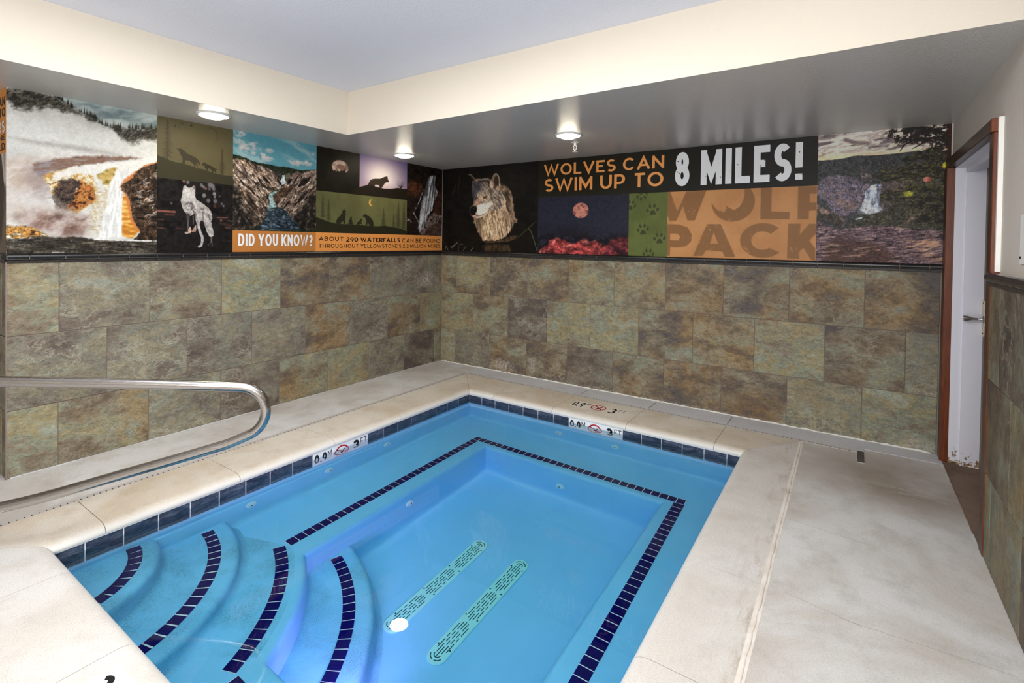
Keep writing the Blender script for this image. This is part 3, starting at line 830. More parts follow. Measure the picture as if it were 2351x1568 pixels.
# every glyph: width (in cap heights) and centre lines in a 0..1 box; 'c' marks a closed line
G = {
 'A': (0.86, [[(0, 0), (0.5, 1), (1, 0)], [(0.17, 0.3), (0.83, 0.3)]]),
 'B': (0.70, [[(0, 0), (0, 1)], [(0, 1), (0.55, 1)] + arc(0.55, 0.77, 0.35, 0.23, 90, -90)[1:] + [(0, 0.54)], [(0.55, 0.54)] + arc(0.6, 0.27, 0.4, 0.27, 90, -90) + [(0, 0)]]),
 'C': (0.84, [arc(0.52, 0.5, 0.52, 0.5, 42, 318, 22)]),
 'D': (0.80, [[(0, 0), (0, 1)], [(0, 1), (0.4, 1)] + arc(0.4, 0.5, 0.6, 0.5, 90, -90, 16) + [(0, 0)]]),
 'E': (0.62, [[(1, 1), (0, 1), (0, 0), (1, 0)], [(0, 0.51), (0.88, 0.51)]]),
 'F': (0.62, [[(1, 1), (0, 1), (0, 0)], [(0, 0.49), (0.88, 0.49)]]),
 'G': (0.86, [arc(0.5, 0.5, 0.5, 0.5, 45, 318, 22) + [(0.93, 0.24), (0.93, 0.48), (0.55, 0.48)]]),
 'H': (0.76, [[(0, 0), (0, 1)], [(1, 0), (1, 1)], [(0, 0.5), (1, 0.5)]]),
 'I': (0.16, [[(0.5, 0), (0.5, 1)]]),
 'K': (0.76, [[(0, 0), (0, 1)], [(1, 1), (0.02, 0.36)], [(0.32, 0.56), (1, 0)]]),
 'L': (0.60, [[(0, 1), (0, 0), (1, 0)]]),
 'M': (0.90, [[(0, 0), (0, 1)], [(1, 0), (1, 1)], [(0.02, 0.97), (0.5, 0.2), (0.98, 0.97)]]),
 'N': (0.78, [[(0, 0), (0, 1)], [(1, 0), (1, 1)], [(0.02, 0.97), (0.98, 0.03)]]),
 'O': (0.92, ['c'] and [['c'] + arc(0.5, 0.5, 0.5, 0.5, 0, 345, 24)]),
 'P': (0.68, [[(0, 0), (0, 1)], [(0, 1), (0.55, 1)] + arc(0.55, 0.68, 0.45, 0.32, 90, -90, 12)[1:] + [(0, 0.36)]]),
 'R': (0.70, [[(0, 0), (0, 1)], [(0, 1), (0.55, 1)] + arc(0.55, 0.69, 0.45, 0.31, 90, -90, 12)[1:] + [(0, 0.38)], [(0.58, 0.38), (1, 0)]]),
 'S': (0.66, [arc(0.5, 0.745, 0.46, 0.255, 38, 270, 16) + arc(0.5, 0.245, 0.5, 0.245, 90, -142, 16)[1:]]),
 'T': (0.70, [[(0, 1), (1, 1)], [(0.5, 1), (0.5, 0)]]),
 'U': (0.76, [[(0, 1), (0, 0.42)] + arc(0.5, 0.42, 0.5, 0.42, 180, 360, 14) + [(1, 1)]]),
 'V': (0.84, [[(0, 1), (0.5, 0), (1, 1)]]),
 'W': (1.22, [[(0, 1), (0.25, 0), (0.5, 0.95), (0.75, 0), (1, 1)]]),
 'Y': (0.80, [[(0, 1), (0.5, 0.42), (1, 1)], [(0.5, 0.46), (0.5, 0)]]),
 '0': (0.74, [['c'] + arc(0.5, 0.5, 0.5, 0.5, 0, 345, 24)]),
 '2': (0.62, [arc(0.48, 0.70, 0.46, 0.30, 165, -25, 14) + [(0.0, 0.0), (1, 0)]]),
 '3': (0.62, [arc(0.45, 0.76, 0.45, 0.24, 150, -90, 14), arc(0.45, 0.26, 0.52, 0.26, 90, -150, 14)]),
 '8': (0.66, [['c'] + arc(0.5, 0.76, 0.42, 0.24, 0, 345, 20), ['c'] + arc(0.5, 0.26, 0.5, 0.26, 0, 345, 20)]),
 '9': (0.66, [['c'] + arc(0.5, 0.68, 0.5, 0.32, 0, 345, 20), [(1.0, 0.66)] + arc(0.4, 0.5, 0.6, 0.5, 0, -80, 10)]),
 '!': (0.2, [[(0.5, 1), (0.5, 0.30)], [(0.5, 0.10), (0.5, -0.10)]]),
 '?': (0.6, [arc(0.48, 0.74, 0.46, 0.26, 160, -60, 14) + [(0.5, 0.36), (0.5, 0.27)], [(0.5, 0.10), (0.5, -0.10)]]),
 "'": (0.16, [[(0.5, 1.05), (0.5, 0.72)]]),
 '.': (0.14, [[(0.5, -0.09), (0.5, 0.09)]]),
}
def ribbon(pts, w, closed):
    P = [Vector(p) for p in pts]; n = len(P); L, Rr = [], []
    for i in range(n):
        if closed: e1, e2 = P[i] - P[i - 1], P[(i + 1) % n] - P[i]
        else:
            e1 = P[i] - P[i - 1] if i else P[1] - P[0]
            e2 = P[i + 1] - P[i] if i < n - 1 else P[i] - P[i - 1]
        e1, e2 = e1.normalized(), e2.normalized()
        n1, n2 = Vector((-e1.y, e1.x)), Vector((-e2.y, e2.x))
        s = n1 + n2
        k = (w / 2) / max(0.28, 1 + n1.dot(n2))
        L.append(P[i] + s * k); Rr.append(P[i] - s * k)
    return L, Rr
def glyph_layout(text, sx, wt, track, condense=1.0):
    """list of (glyph, x offset, width) in cap heights and the whole width"""
    x = 0.0; out = []
    for ch in text:
        if ch == ' ':
            x += 0.36 * sx; continue
        w = G[ch][0] * sx
        w = max(w, wt) if ch in "I!'." else w
        out.append((ch, x, w)); x += w + track
    return out, x - track
def text_geo(text, H, wt=0.15, sx=1.0, track=0.14):
    """flat ribbons of a line of capitals, cap height H; returns verts (x, y) and faces and the width"""
    lay, tw = glyph_layout(text, sx, wt, track)
    out = []
    for ch, x, w in lay:
        V_, F_, Ly = [], [], []
        hw = wt / 2
        for li, ln in enumerate(G[ch][1]):
            closed = ln[0] == 'c'
            pts = ln[1:] if closed else ln
            iw, ih = max(w - 2 * hw, 1e-4), 1 - 2 * hw
            P_ = []
            ends = (0.0, 1.0)
            for (u, v) in pts:
                vv = v
                px = x + hw + u * iw
                py = hw + vv * ih
                P_.append((px, py))
            if not closed:
                # let straight ends reach the cap line / base line
                for k, q in ((0, 1), (-1, -2)):
                    a, b_ = Vector(P_[k]), Vector(P_[q])
                    dv = (a - b_)
                    if abs(dv.y) > abs(dv.x) * 1.2 and (pts[k][1] in (0, 1)):
                        a = a + dv.normalized() * hw
                    elif abs(dv.x) > abs(dv.y) * 3 and pts[k][0] == 1:
                        a = a + dv.normalized() * hw
                    P_[k] = (a.x, a.y)
            L, Rr = ribbon(P_, wt, closed)
            b0 = len(V_); n = len(L)
            V_ += [(p.x * H, p.y * H) for p in L] + [(p.x * H, p.y * H) for p in Rr]
            Ly += [li] * (2 * n)
            for i in range(n if closed else n - 1):
                j = (i + 1) % n
                F_.append((b0 + i, b0 + n + i, b0 + n + j, b0 + j))
        out.append((V_, F_, Ly))
    return out, tw * H
def put_text(text, to3d, x0, x1, z0, z1, mat, parent, wt=0.15, sx=1.0, track=0.14):
    """line of text squeezed to fill x0..x1, z0..z1 of a surface, one mesh per letter; to3d maps (a, z, layer) to space"""
    geo, tw = text_geo(text, 1.0, wt, sx, track)
    inv = TI(parent)
    for V_, F_, Ly in geo:
        vs = [to3d(x0 + x / tw * (x1 - x0), z0 + z * (z1 - z0), ly * 0.00012) for ly, (x, z) in zip(Ly, V_)]   # overlapping strokes lie a hair apart
        link('letter', mesh('letter', vs, F_), mat, parent).matrix_parent_inverse = inv
def TI(t):
    bpy.context.view_layer.update()
    return t.matrix_world.inverted()

# depth markers in the waterline: "0.9 M", no diving, "3 FT"
def disc(c, r, n=20, r2=None):
    if r2 is None:
        return [(c[0] + r * math.cos(2 * math.pi * k / n), c[1] + r * math.sin(2 * math.pi * k / n)) for k in range(n)], [tuple(range(n))]
    v = [(c[0] + q * math.cos(2 * math.pi * k / n), c[1] + q * math.sin(2 * math.pi * k / n)) for q in (r, r2) for k in range(n)]
    return v, [(k, (k + 1) % n, n + (k + 1) % n, n + k) for k in range(n)]
def flat(name, vf, fn, mat, parent, inv):
    vs, fs = vf
    o = link(name, mesh(name, [fn(x, z, 0) for x, z in vs], fs), mat, parent)
    o.matrix_parent_inverse = inv
    return o
def join_vf(parts):
    V_, F_ = [], []
    for v, f in parts:
        b0 = len(V_); V_ += v; F_ += [tuple(i + b0 for i in q) for q in f]
    return V_, F_
def bar(p, q, w):
    a, b_ = Vector(p), Vector(q); e = (b_ - a).normalized() * (w / 2); n = Vector((-e.y, e.x))
    return [tuple(a + n), tuple(a - n), tuple(b_ - n), tuple(b_ + n)], [(0, 1, 2, 3)]
def no_diving(fn, c, s, parent, inv, ring=RED, ink=INK):
    man = join_vf([bar((c[0] - 0.30 * s, c[1] - 0.12 * s), (c[0] + 0.30 * s, c[1] - 0.12 * s), 0.03 * s), bar((c[0] + 0.02 * s, c[1] - 0.2 * s), (c[0] + 0.16 * s, c[1] + 0.2 * s), 0.08 * s),
                   bar((c[0] + 0.04 * s, c[1] + 0.02 * s), (c[0] - 0.06 * s, c[1] - 0.2 * s), 0.05 * s), disc((c[0] - 0.02 * s, c[1] - 0.02 * s), 0.05 * s, 10)])
    flat('diver_symbol', man, fn, ink, parent, inv)
    rg = join_vf([disc(c, 0.42 * s, 32, 0.35 * s), bar((c[0] - 0.27 * s, c[1] + 0.27 * s), (c[0] + 0.27 * s, c[1] - 0.27 * s), 0.075 * s)])
    f2 = lambda x, z, i: fn(x, z, i, 0.0003)
    flat('prohibition_ring', rg, f2, ring, parent, inv)
def marker_row(lo, hi, zlo, zhi, fn, place_tile, mats=(MARKER, INK, RED), dz=(0.24, 0.94), flipped=False):
    w = (hi - lo) / 3
    for k in range(3):
        a, c = lo + k * w, lo + (k + 1) * w
        t = place_tile(a, c, mats[0])
        inv = t.matrix_world.inverted() if False else None
        h = zhi - zlo
        q = lambda u, v: (a + u * w, zlo + v * h)
        T_ = lambda s, u0, v0, u1, v1, **kw: put_text(s, fn, a + u0 * w, a + u1 * w, zlo + v0 * h, zlo + v1 * h, mats[1], t, **kw)
        kk = 2 - k if flipped else k
        if kk == 0:
            T_('0.9', 0.07, dz[0], 0.70, dz[1], wt=0.15, sx=0.70, track=0.08)
            T_('M', 0.75, dz[1] - 0.24, 0.95, dz[1] + 0.01, wt=0.13)
        elif kk == 1:
            no_diving(fn, q(0.5, 0.54), w * 0.98, t, TI(t), mats[2], mats[1])
            T_('NO DIVING', 0.12, 0.03, 0.88, 0.09, wt=0.2)
        else:
            T_('3', 0.12, dz[0], 0.50, dz[1], wt=0.17, sx=0.9)
            T_('FT', 0.56, dz[1] - 0.32, 0.94, dz[1] + 0.01, wt=0.12)
zlo, zhi = ZTC - 0.08, ZTC + 0.08
marker_row(mark_l[0], mark_l[1], zlo, zhi, lambda a, z, i, e=0: (PX0 + 0.0036 + e + i, a, z), lambda a, c, m: wl_tile(a, c, pl_, nm='depth_marker', mat=m))
marker_row(mark_b[0], mark_b[1], zlo, zhi, lambda a, z, i, e=0: (a, PY1 - 0.0036 - e - i, z), lambda a, c, m: wl_tile(a, c, pb_, nm='depth_marker', mat=m))
def top_tile(yc, h, rot=0.0):
    def f(a, c, m):
        me = slab_mesh('depth_marker', c - a - 0.003, h, 0.004, 0.001, up=True); me.materials.append(m)
        return pp('depth_marker', me, None, ((a + c) / 2, yc, -0.0036))
    return f
marker_row(2.085, 2.595, -0.595, -0.425, lambda a, z, i, e=0: (a, z + (2.34 - a) * 0.0, 0.0008 + e + i), top_tile(-0.51, 0.17), (MARKER_OLD, INK, RED), (0.10, 0.88))
marker_row(2.125, 2.635, -4.192, -4.026, lambda a, z, i, e=0: (a, z, 0.0008 + e + i), top_tile(-4.109, 0.166), (MARKER_OLD, INK, RED), (0.14, 0.80), True)

# navy trim tiles on bench and steps
bt = slab_mesh('bench_tile', 0.053, 0.064, 0.004, 0.0008, up=True); bt.materials.append(NAVY)
st = slab_mesh('step_tile', 0.053, 0.064, 0.004, 0.0008, up=True); st.materials.append(NAVY)
grout = MB()
def strip(p0, p1, w, z, nm, base):
    a, b_ = Vector(p0), Vector(p1); e = b_ - a; L = e.length; e.normalize(); nr = Vector((-e.y, e.x))
    n = round(L / 0.058); p = L / n
    me = base
    if abs(w - 0.064) > 0.001:
        me = slab_mesh(nm, 0.053, w, 0.004, 0.0008, up=True); me.materials.append(NAVY)
    for k in range(n):
        c = a + e * ((k + 0.5) * p)
        pp(nm, me, None, (c.x, c.y, z), math.atan2(e.y, e.x))
    q = [a + nr * (w / 2 - 0.001), a - nr * (w / 2 - 0.001), b_ - nr * (w / 2 - 0.001), b_ + nr * (w / 2 - 0.001)]
    grout.prism([(v.x, v.y) for v in q], z - 0.003, z + 0.0026)
def arc_strip(c, r, w, z, d0, d1, nm):
    a0_, a1_ = math.radians(d0), math.radians(d1)
    n = round(abs(a1_ - a0_) * r / 0.058); s = (a1_ - a0_) / n
    me = slab_mesh(nm, 0.0515, w, 0.004, 0.0008, up=True); me.materials.append(NAVY)
    for k in range(n):
        t = a0_ + (k + 0.5) * s
        pp(nm, me, None, (c[0] + r * math.cos(t), c[1] + r * math.sin(t), z), t + PI2)
    ts_ = np.linspace(a0_, a1_, n * 3)
    out = [(c[0] + (r + w / 2 - 0.001) * math.cos(t), c[1] + (r + w / 2 - 0.001) * math.sin(t)) for t in ts_]
    inn_ = [(c[0] + (r - w / 2 + 0.001) * math.cos(t), c[1] + (r - w / 2 + 0.001) * math.sin(t)) for t in ts_]
    for i in range(len(ts_) - 1):
        grout.prism([inn_[i], out[i], out[i + 1], inn_[i + 1]], z - 0.003, z + 0.0026)
strip((1.494, -1.212), (1.493, -2.995), 0.064, ZB, 'bench_tile', bt)
strip((1.463, -1.178), (3.288, -1.176), 0.060, ZB, 'bench_tile', bt)
strip((3.256, -1.212), (3.300, -3.605), 0.070, ZB, 'bench_tile', bt)
strip((2.112, -3.642), (3.30, -3.642), 0.062, ZB, 'bench_tile', bt)
arc_strip((1.02, -4.0), 0.386, 0.062, -0.285, 84.5, 2, 'step_tile')
arc_strip((1.0, -4.01), 0.758, 0.062, -0.44, 82.9, 3, 'step_tile')
arc_strip((1.103, -4.006), 1.034, 0.066, ZB, 68.4, 21.6, 'step_tile')
arc_strip((1.367, -3.831), 1.078, 0.064, -0.75, 73.2, 22, 'step_tile')
pp('trim_grout', grout.me('trim_grout'), PALE_GROUT)

# ------------------------------------------------------------------ water jets
def jet(loc, axis, label):
    j = tag(empty('water_jet', loc), label, 'jet', 'water jets in the pool walls')
    sgn = 1
    b = MB(); b.lathe([(0.012, 0.010), (0.030, 0.010), (0.035, 0.006), (0.036, -0.004)], 24, axis)
    r_ = link('ring', b.me('ring', 35), JET, j)
    b = MB(); b.lathe([(0.004, 0.0155), (0.009, 0.0155), (0.014, 0.013), (0.016, 0.009)], 16, axis)
    n_ = link('nozzle', b.me('nozzle', 35), JET, j)
    b = MB(); b.lathe([(0.0, 0.0162), (0.0065, 0.0162), (0.007, 0.0155)], 12, axis)
    o_ = link('opening', b.me('opening'), GRATE_SLOT, j)
    return j
j = jet((1.068, -2.982, -0.372), 'x', 'pale water jet above the left bench nearest the curved steps')
j = jet((1.068, -2.399, -0.372), 'x', 'pale water jet above the left bench, just below the left depth marker')
j = jet((1.068, -1.843, -0.366), 'x', 'pale water jet above the left bench, farthest from the steps')
def flip(j):
    for ch in j.children:
        for v in ch.data.vertices: v.co.y = -v.co.y
        ch.data.flip_normals()
j = jet((2.079, -0.764, -0.400), 'y', 'pale water jet in the back wall, left of the back depth marker'); flip(j)
j = jet((2.610, -0.764, -0.380), 'y', 'pale water jet in the back wall, right under the back depth marker'); flip(j)
j = jet((1.655, -2.165, -0.70), 'x', 'pale water jet low in the left bench front')
j = jet((2.370, -1.270, -0.79), 'y', 'pale water jet low in the back bench front'); flip(j)

# ------------------------------------------------------------------ drain covers on the pool floor
def drain_cover(x, label):
    yc, L, w = -2.445, 0.87, 0.106
    d = tag(empty('drain_cover', (x, yc, ZF)), label, 'drain cover', 'drain covers on the pool floor')
    r_ = w / 2; h = L / 2 - r_
    outline = arc(0, h, r_, r_, 0, 180, 16) + arc(0, -h, r_, r_, 180, 360, 16)
    b = MB()
    n = len(outline)
    vs = [(px, py, 0.0) for px, py in outline] + [(px, py, 0.009) for px, py in outline] + [(px * 0.94, py * 0.992, 0.013) for px, py in outline]
    fs = [(i, (i + 1) % n, n + (i + 1) % n, n + i) for i in range(n)] + [(n + i, n + (i + 1) % n, 2 * n + (i + 1) % n, 2 * n + i) for i in range(n)] + [tuple(range(2 * n, 3 * n))]
    b.add(vs, fs)
    link('cover_plate', b.me('cover_plate', 30), GRATE, d)
    b = MB(); zt, zb = 0.0138, 0.012
    for k in range(8):                       # rows of slots in brick pattern, in repeated groups
        pass
    seg = (2 * h) / 3.0
    for g_ in range(3):
        yb = -h + g_ * seg
        for c_, xx in enumerate((-0.030, -0.015, 0.0, 0.015, 0.030)):
            if c_ % 2 == 0: sl = [(0.035, 0.095), (0.11, 0.135), (0.15, 0.21)] if xx else [(0.0, 0.055), (0.07, 0.10), (0.115, 0.165), (0.18, 0.235)]
            else: sl = [(0.015, 0.07), (0.085, 0.115), (0.13, 0.16), (0.175, 0.23)]
            for s0, s1 in sl:
                k_ = seg / 0.25
                b.box((xx - 0.0024, yb + s0 * k_, zb), (xx + 0.0024, yb + s1 * k_, zt))
    for sg_ in (1, -1):
        for rr_, t0, t1 in ((0.036, 20, 82), (0.036, 98, 160), (0.018, 0, 180)):
            pts = arc(0, h - 0.005, rr_, rr_, t0, t1, 8)
            for p, q in zip(pts[:-1], pts[1:]):
                v, f = bar((p[0], sg_ * p[1]), (q[0], sg_ * q[1]), 0.0055)
                b.prism(v, zb, zt)
        b.box((-0.0024, min(sg_ * (h - 0.02), sg_ * (h + 0.012)), zb), (0.0024, max(sg_ * (h - 0.02), sg_ * (h + 0.012)), zt))
    tag(link('slot', b.me('slot'), GRATE_SLOT, d), kind='stuff')
    sc = MB(); sc.lathe([(0.0, 0.0152), (0.0045, 0.0152), (0.0055, 0.012)], 10)
    scm = sc.me('screw'); scm.materials.append(GRATE_SLOT)
    for k in range(4):
        for sx_ in (-0.039, 0.039):
            link('screw', scm, None, d, (sx_, -h + 0.055 + k * (2 * h - 0.09) / 3 - 0.0, 0))
    return d
drain_cover(2.199, 'aqua slotted drain cover on the pool floor nearer the curved steps')
drain_cover(2.515, 'aqua slotted drain cover on the pool floor farther from the curved steps')

# ------------------------------------------------------------------ handrail
th_ = math.radians(48)
e = Vector((math.cos(th_), math.sin(th_), 0)); P0 = Vector((0.885, -4.115, 0))
hr = tag(empty('handrail', P0), 'stainless steel grab rail over the steps at the left edge', 'handrail')
def hp(s, z): return e * s + Vector((0, 0, z))
path = [hp(-0.36, 0.0), hp(-0.36, 0.62)] + [hp(-0.36 + 0.15 - 0.15 * math.cos(t), 0.66 + 0.145 * math.sin(t)) for t in np.linspace(0.2, PI2, 8)]
path += [hp(-0.12, 0.801), hp(0.03, 0.791), hp(0.5, 0.757), hp(1.02, 0.712)]
cs, cz, rb = 1.045, 0.577, 0.132
path += [hp(cs + rb * math.sin(t), cz + rb * math.cos(t)) for t in np.linspace(0.12, math.pi - 0.35, 18)]
path += [hp(0.98, 0.412), hp(0.5, 0.297), hp(0.20, 0.226), hp(0.03, 0.195), hp(0.01, 0.19)]
path += [hp(0.005 - 0.065 * math.sin(t), 0.12 + 0.068 * math.cos(t)) for t in np.linspace(0.3, PI2, 8)] + [hp(-0.06, 0.05), hp(-0.06, 0.0)]
# resample the rail smoothly
def smooth_path(P_, n=4):
    P_ = [Vector(p) for p in P_]; out = []
    for i in range(len(P_) - 1):
        p0, p1, p2, p3 = P_[max(i - 1, 0)], P_[i], P_[i + 1], P_[min(i + 2, len(P_) - 1)]
        d1 = (p2 - p0) * 0.5; d2 = (p3 - p1) * 0.5
        L = (p2 - p1).length
        if d1.length > 1e-6: d1 = d1.normalized() * min(d1.length, L)
        if d2.length > 1e-6: d2 = d2.normalized() * min(d2.length, L)
        for k in range(n):
            t = k / n; t2, t3 = t * t, t * t * t
            out.append(p1 * (2 * t3 - 3 * t2 + 1) + d1 * (t3 - 2 * t2 + t) + p2 * (-2 * t3 + 3 * t2) + d2 * (t3 - t2))
    return out + [P_[-1]]
b = MB(); b.tube(smooth_path(path), 0.025, 20)
link('rail', b.me('rail', 60), STEEL, hr)
for s in (-0.06, -0.36):
    b = MB(); b.lathe([(0.03, 0.022), (0.034, 0.02), (0.058, 0.008), (0.062, 0.0)], 24, 'z', tuple(hp(s, 0)))
    link('escutcheon', b.me('escutcheon', 35), STEEL, hr)

# ------------------------------------------------------------------ soffit lights and sprinkler
def downlight(x, y, label, power=7):
    d = tag(empty('ceiling_light', (x, y, ZS)), label, 'ceiling light', 'round lights in the soffit')
    b = MB(); b.lathe([(0.078, -0.017), (0.094, -0.011), (0.108, -0.006), (0.112, -0.002), (0.112, 0.002)], 40)
    link('trim_ring', b.me('trim_ring', 30), TRIMRING, d)
    b = MB(); b.lathe([(0.03, -0.0285), (0.052, -0.0275), (0.062, -0.024), (0.067, -0.0185), (0.075, -0.0175), (0.094, -0.0125), (0.094, -0.0108)], 36)
    link('lens', b.me('lens', 50), LENS, d)
    return d
downlight(0.388, -2.895, 'round lit soffit light above the green howling wolf picture')
downlight(0.366, -1.005, 'round lit soffit light nearest the corner of the two murals')
downlight(2.262, -1.019, 'round lit soffit light beside the sprinkler above the night moon picture')
sp = tag(empty('sprinkler_head', (2.165, -0.705, ZS)), 'small white sprinkler head hanging from the soffit below a light', 'sprinkler')
b = MB(); b.lathe([(0.032, -0.004), (0.036, -0.002), (0.036, 0.002)], 24); b.lathe([(0.010, -0.03), (0.012, -0.02), (0.012, 0.0)], 14)
link('escutcheon', b.me('escutcheon', 35), WHITE_METAL, sp)
b = MB()
for s in (1, -1):
    b.tube([(s * 0.011, 0, -0.026), (s * 0.016, 0, -0.04), (s * 0.014, 0, -0.056), (s * 0.003, 0, -0.068)], 0.0034, 8)
b.tube([(0, 0, -0.028), (0, 0, -0.066)], 0.004, 8)
b.tube([(0, 0, -0.064), (0, 0, -0.078)], 0.006, 8)
link('frame', b.me('frame', 40), WHITE_METAL, sp)
b = MB(); b.lathe([(0.006, -0.080), (0.024, -0.082), (0.024, -0.079), (0.006, -0.077)], 20)
link('deflector', b.me('deflector'), WHITE_METAL, sp)

# ------------------------------------------------------------------ printed wall murals
# every picture is a fine grid of coloured vertices painted with polygons, strokes and noise in wall metres (a to the right, z up)
def hash2(ix, iy, seed):
    h = (ix.astype(np.int64) * 374761393 + iy.astype(np.int64) * 668265263 + seed * 982451653) & 0xFFFFFFFF
    h = ((h ^ (h >> 13)) * 1274126177) & 0xFFFFFFFF
    return ((h ^ (h >> 16)) & 0xFFFF) / 65535.0
def vnoise(x, y, seed):
    ix, iy = np.floor(x), np.floor(y); fx, fy = x - ix, y - iy
    fx = fx * fx * (3 - 2 * fx); fy = fy * fy * (3 - 2 * fy)
    a, b_ = hash2(ix, iy, seed), hash2(ix + 1, iy, seed)
    c, d = hash2(ix, iy + 1, seed), hash2(ix + 1, iy + 1, seed)
    return (a * (1 - fx) + b_ * fx) * (1 - fy) + (c * (1 - fx) + d * fx) * fy
def fbm(x, y, seed, octs=4, gain=0.55):
    s = t = 0.0; amp = 1.0
    for o in range(octs):
        s = s + vnoise(x * 2 ** o + 17.3 * o, y * 2 ** o + 9.1 * o, seed + o) * amp; t += amp; amp *= gain
    return s / t
def sstep(e0, e1, x):
    t = np.clip((x - e0) / (e1 - e0), 0, 1); return t * t * (3 - 2 * t)
MGAIN = 0.83
class Pic:
    def __init__(self, a0, a1, z0, z1, step_a, step_z, base):
        self.r = (a0, a1, z0, z1)
        self.na, self.nz = max(3, int(round((a1 - a0) / step_a)) + 1), max(3, int(round((z1 - z0) / step_z)) + 1)
        self.A, self.Z = np.meshgrid(np.linspace(a0, a1, self.na), np.linspace(z0, z1, self.nz))
        self.px = max(step_a, step_z)
        self.I = np.zeros(self.A.shape + (3,)); self.I[:] = np.array(base, float)
    def n(self, fa, fz, seed, octs=4, rot=0.0, gain=0.55):
        c, s = math.cos(rot), math.sin(rot)
        return fbm((self.A * c + self.Z * s) * fa + 50, (-self.A * s + self.Z * c) * fz + 50, seed, octs, gain)
    def put(self, col, m):
        m = np.clip(m, 0, 1)[..., None]
        col = np.asarray(col, float)
        self.I = self.I * (1 - m) + col * m
        return self
    def sd(self, P):
        P = np.array(P, float); n = len(P); d = np.full(self.A.shape, 1e9); ins = np.zeros(self.A.shape, bool)
        for i in range(n):
            p, q = P[i], P[(i + 1) % n]; e = q - p
            wx, wz = self.A - p[0], self.Z - p[1]
            t = np.clip((wx * e[0] + wz * e[1]) / max(e @ e, 1e-12), 0, 1)
            d = np.minimum(d, np.hypot(wx - e[0] * t, wz - e[1] * t))
            c1 = (p[1] > self.Z) != (q[1] > self.Z)
            ins ^= c1 & (self.A < (q[0] - p[0]) * (self.Z - p[1]) / (q[1] - p[1] + 1e-12) + p[0])
        return np.where(ins, d, -d)
    def poly(self, P, soft=None, rough=0.0, freq=60, seed=5):
        soft = soft or self.px
        d = self.sd(P)
        if rough: d = d + (self.n(freq, freq, seed, 4) - 0.5) * 2 * rough
        return sstep(-soft, soft, d)
    def line(self, P, w, soft=None, w1=None):
        soft = soft or self.px
        d = np.full(self.A.shape, 1e9); P = np.array(P, float); k = len(P) - 1
        for i in range(k):
            p, q = P[i], P[i + 1]; e = q - p
            wx, wz = self.A - p[0], self.Z - p[1]
            t = np.clip((wx * e[0] + wz * e[1]) / max(e @ e, 1e-12), 0, 1)
            ww = w if w1 is None else w + (w1 - w) * (i + t) / k
            d = np.minimum(d, np.hypot(wx - e[0] * t, wz - e[1] * t) - ww / 2)
        return sstep(soft, -soft, d)
    def ell(self, c, ra, rz, soft=None, rot=0.0):
        soft = soft or self.px
        cs, sn = math.cos(rot), math.sin(rot)
        x, z = self.A - c[0], self.Z - c[1]
        u, v = (x * cs + z * sn) / ra, (-x * sn + z * cs) / rz
        r = np.hypot(u, v)
        return sstep(soft, -soft, (r - 1) * min(ra, rz))
    def shade(self, m, fa, fz, seed, lo, hi, rot=0.0, octs=5):
        """multiply the picture inside m by noise between lo and hi"""
        f = lo + (hi - lo) * sstep(0.25, 0.75, self.n(fa, fz, seed, octs, rot))
        self.I = self.I * (1 + np.clip(m, 0, 1)[..., None] * (f[..., None] - 1))
        return self
    def mottle(self, m, cols, fa, fz, seed, rot=0.0, octs=6):
        t = np.clip((self.n(fa, fz, seed, octs, rot) - 0.5) * 2.8 + 0.5, 0, 0.9999) * (len(cols) - 1)
        cols = np.array(cols, float); k = t.astype(int); f = (t - k)[..., None]
        return self.put(cols[k] * (1 - f) + cols[np.minimum(k + 1, len(cols) - 1)] * f, m)
    def spruce(self, base, h, w, col, seed=1, a=1.0):
        rg = random.Random(seed)
        m = self.line([(base[0], base[1]), (base[0], base[1] + h)], w * 0.10, None, 0.0008)
        k = 0; z = 0.04
        while z < 0.97:
            ww = w * 0.5 * (1 - z) ** 0.8 * (0.55 + 0.6 * rg.random()) + 0.002
            zz = base[1] + z * h
            for s in (-1, 1):
                q = ww * (0.7 + 0.5 * rg.random())
                m = np.maximum(m, self.line([(base[0], zz + h * 0.012), (base[0] + s * q, zz - h * 0.012)], h * 0.026, None, 0.001))
            z += 0.032
        return self.put(col, m * a)
    def detail(self, k, mask=1.0, f=170, seed=91, fz=None):
        """photographic grain and fine texture all over"""
        n = self.n(f, fz or f, seed, 3, 0.4, 0.7) - 0.5
        b_ = self.n(f * 0.3, (fz or f) * 0.3, seed + 9, 4, -0.5) - 0.5
        self.I = np.clip(self.I * (1 + k * mask * (1.3 * n + 1.2 * b_))[..., None], 3, 248)
        return self
    def grade(self, k, lift=0.0):
        self.I = np.clip((self.I - 100) * k + 100 + lift, 4, 245)
        return self
    def build(self, name, to3d, mat, parent):
        I = np.clip(self.I, 0, 255) / 255.0
        L = np.where(I <= 0.04045, I / 12.92, ((I + 0.055) / 1.055) ** 2.4) * MGAIN
        na, nz = self.na, self.nz
        pts = to3d(self.A.ravel(), self.Z.ravel())
        idx = np.arange(na * nz).reshape(nz, na)
        q = np.stack([idx[:-1, :-1], idx[:-1, 1:], idx[1:, 1:], idx[1:, :-1]], -1).reshape(-1, 4)
        me = bpy.data.meshes.new(name)
        me.vertices.add(na * nz); me.vertices.foreach_set('co', pts.astype(np.float32).ravel())
        me.loops.add(q.size); me.loops.foreach_set('vertex_index', q.astype(np.int32).ravel())
        me.polygons.add(len(q)); me.polygons.foreach_set('loop_start', np.arange(0, q.size, 4, dtype=np.int32))
        me.update(calc_edges=True)
        at = me.color_attributes.new('print', 'FLOAT_COLOR', 'POINT')
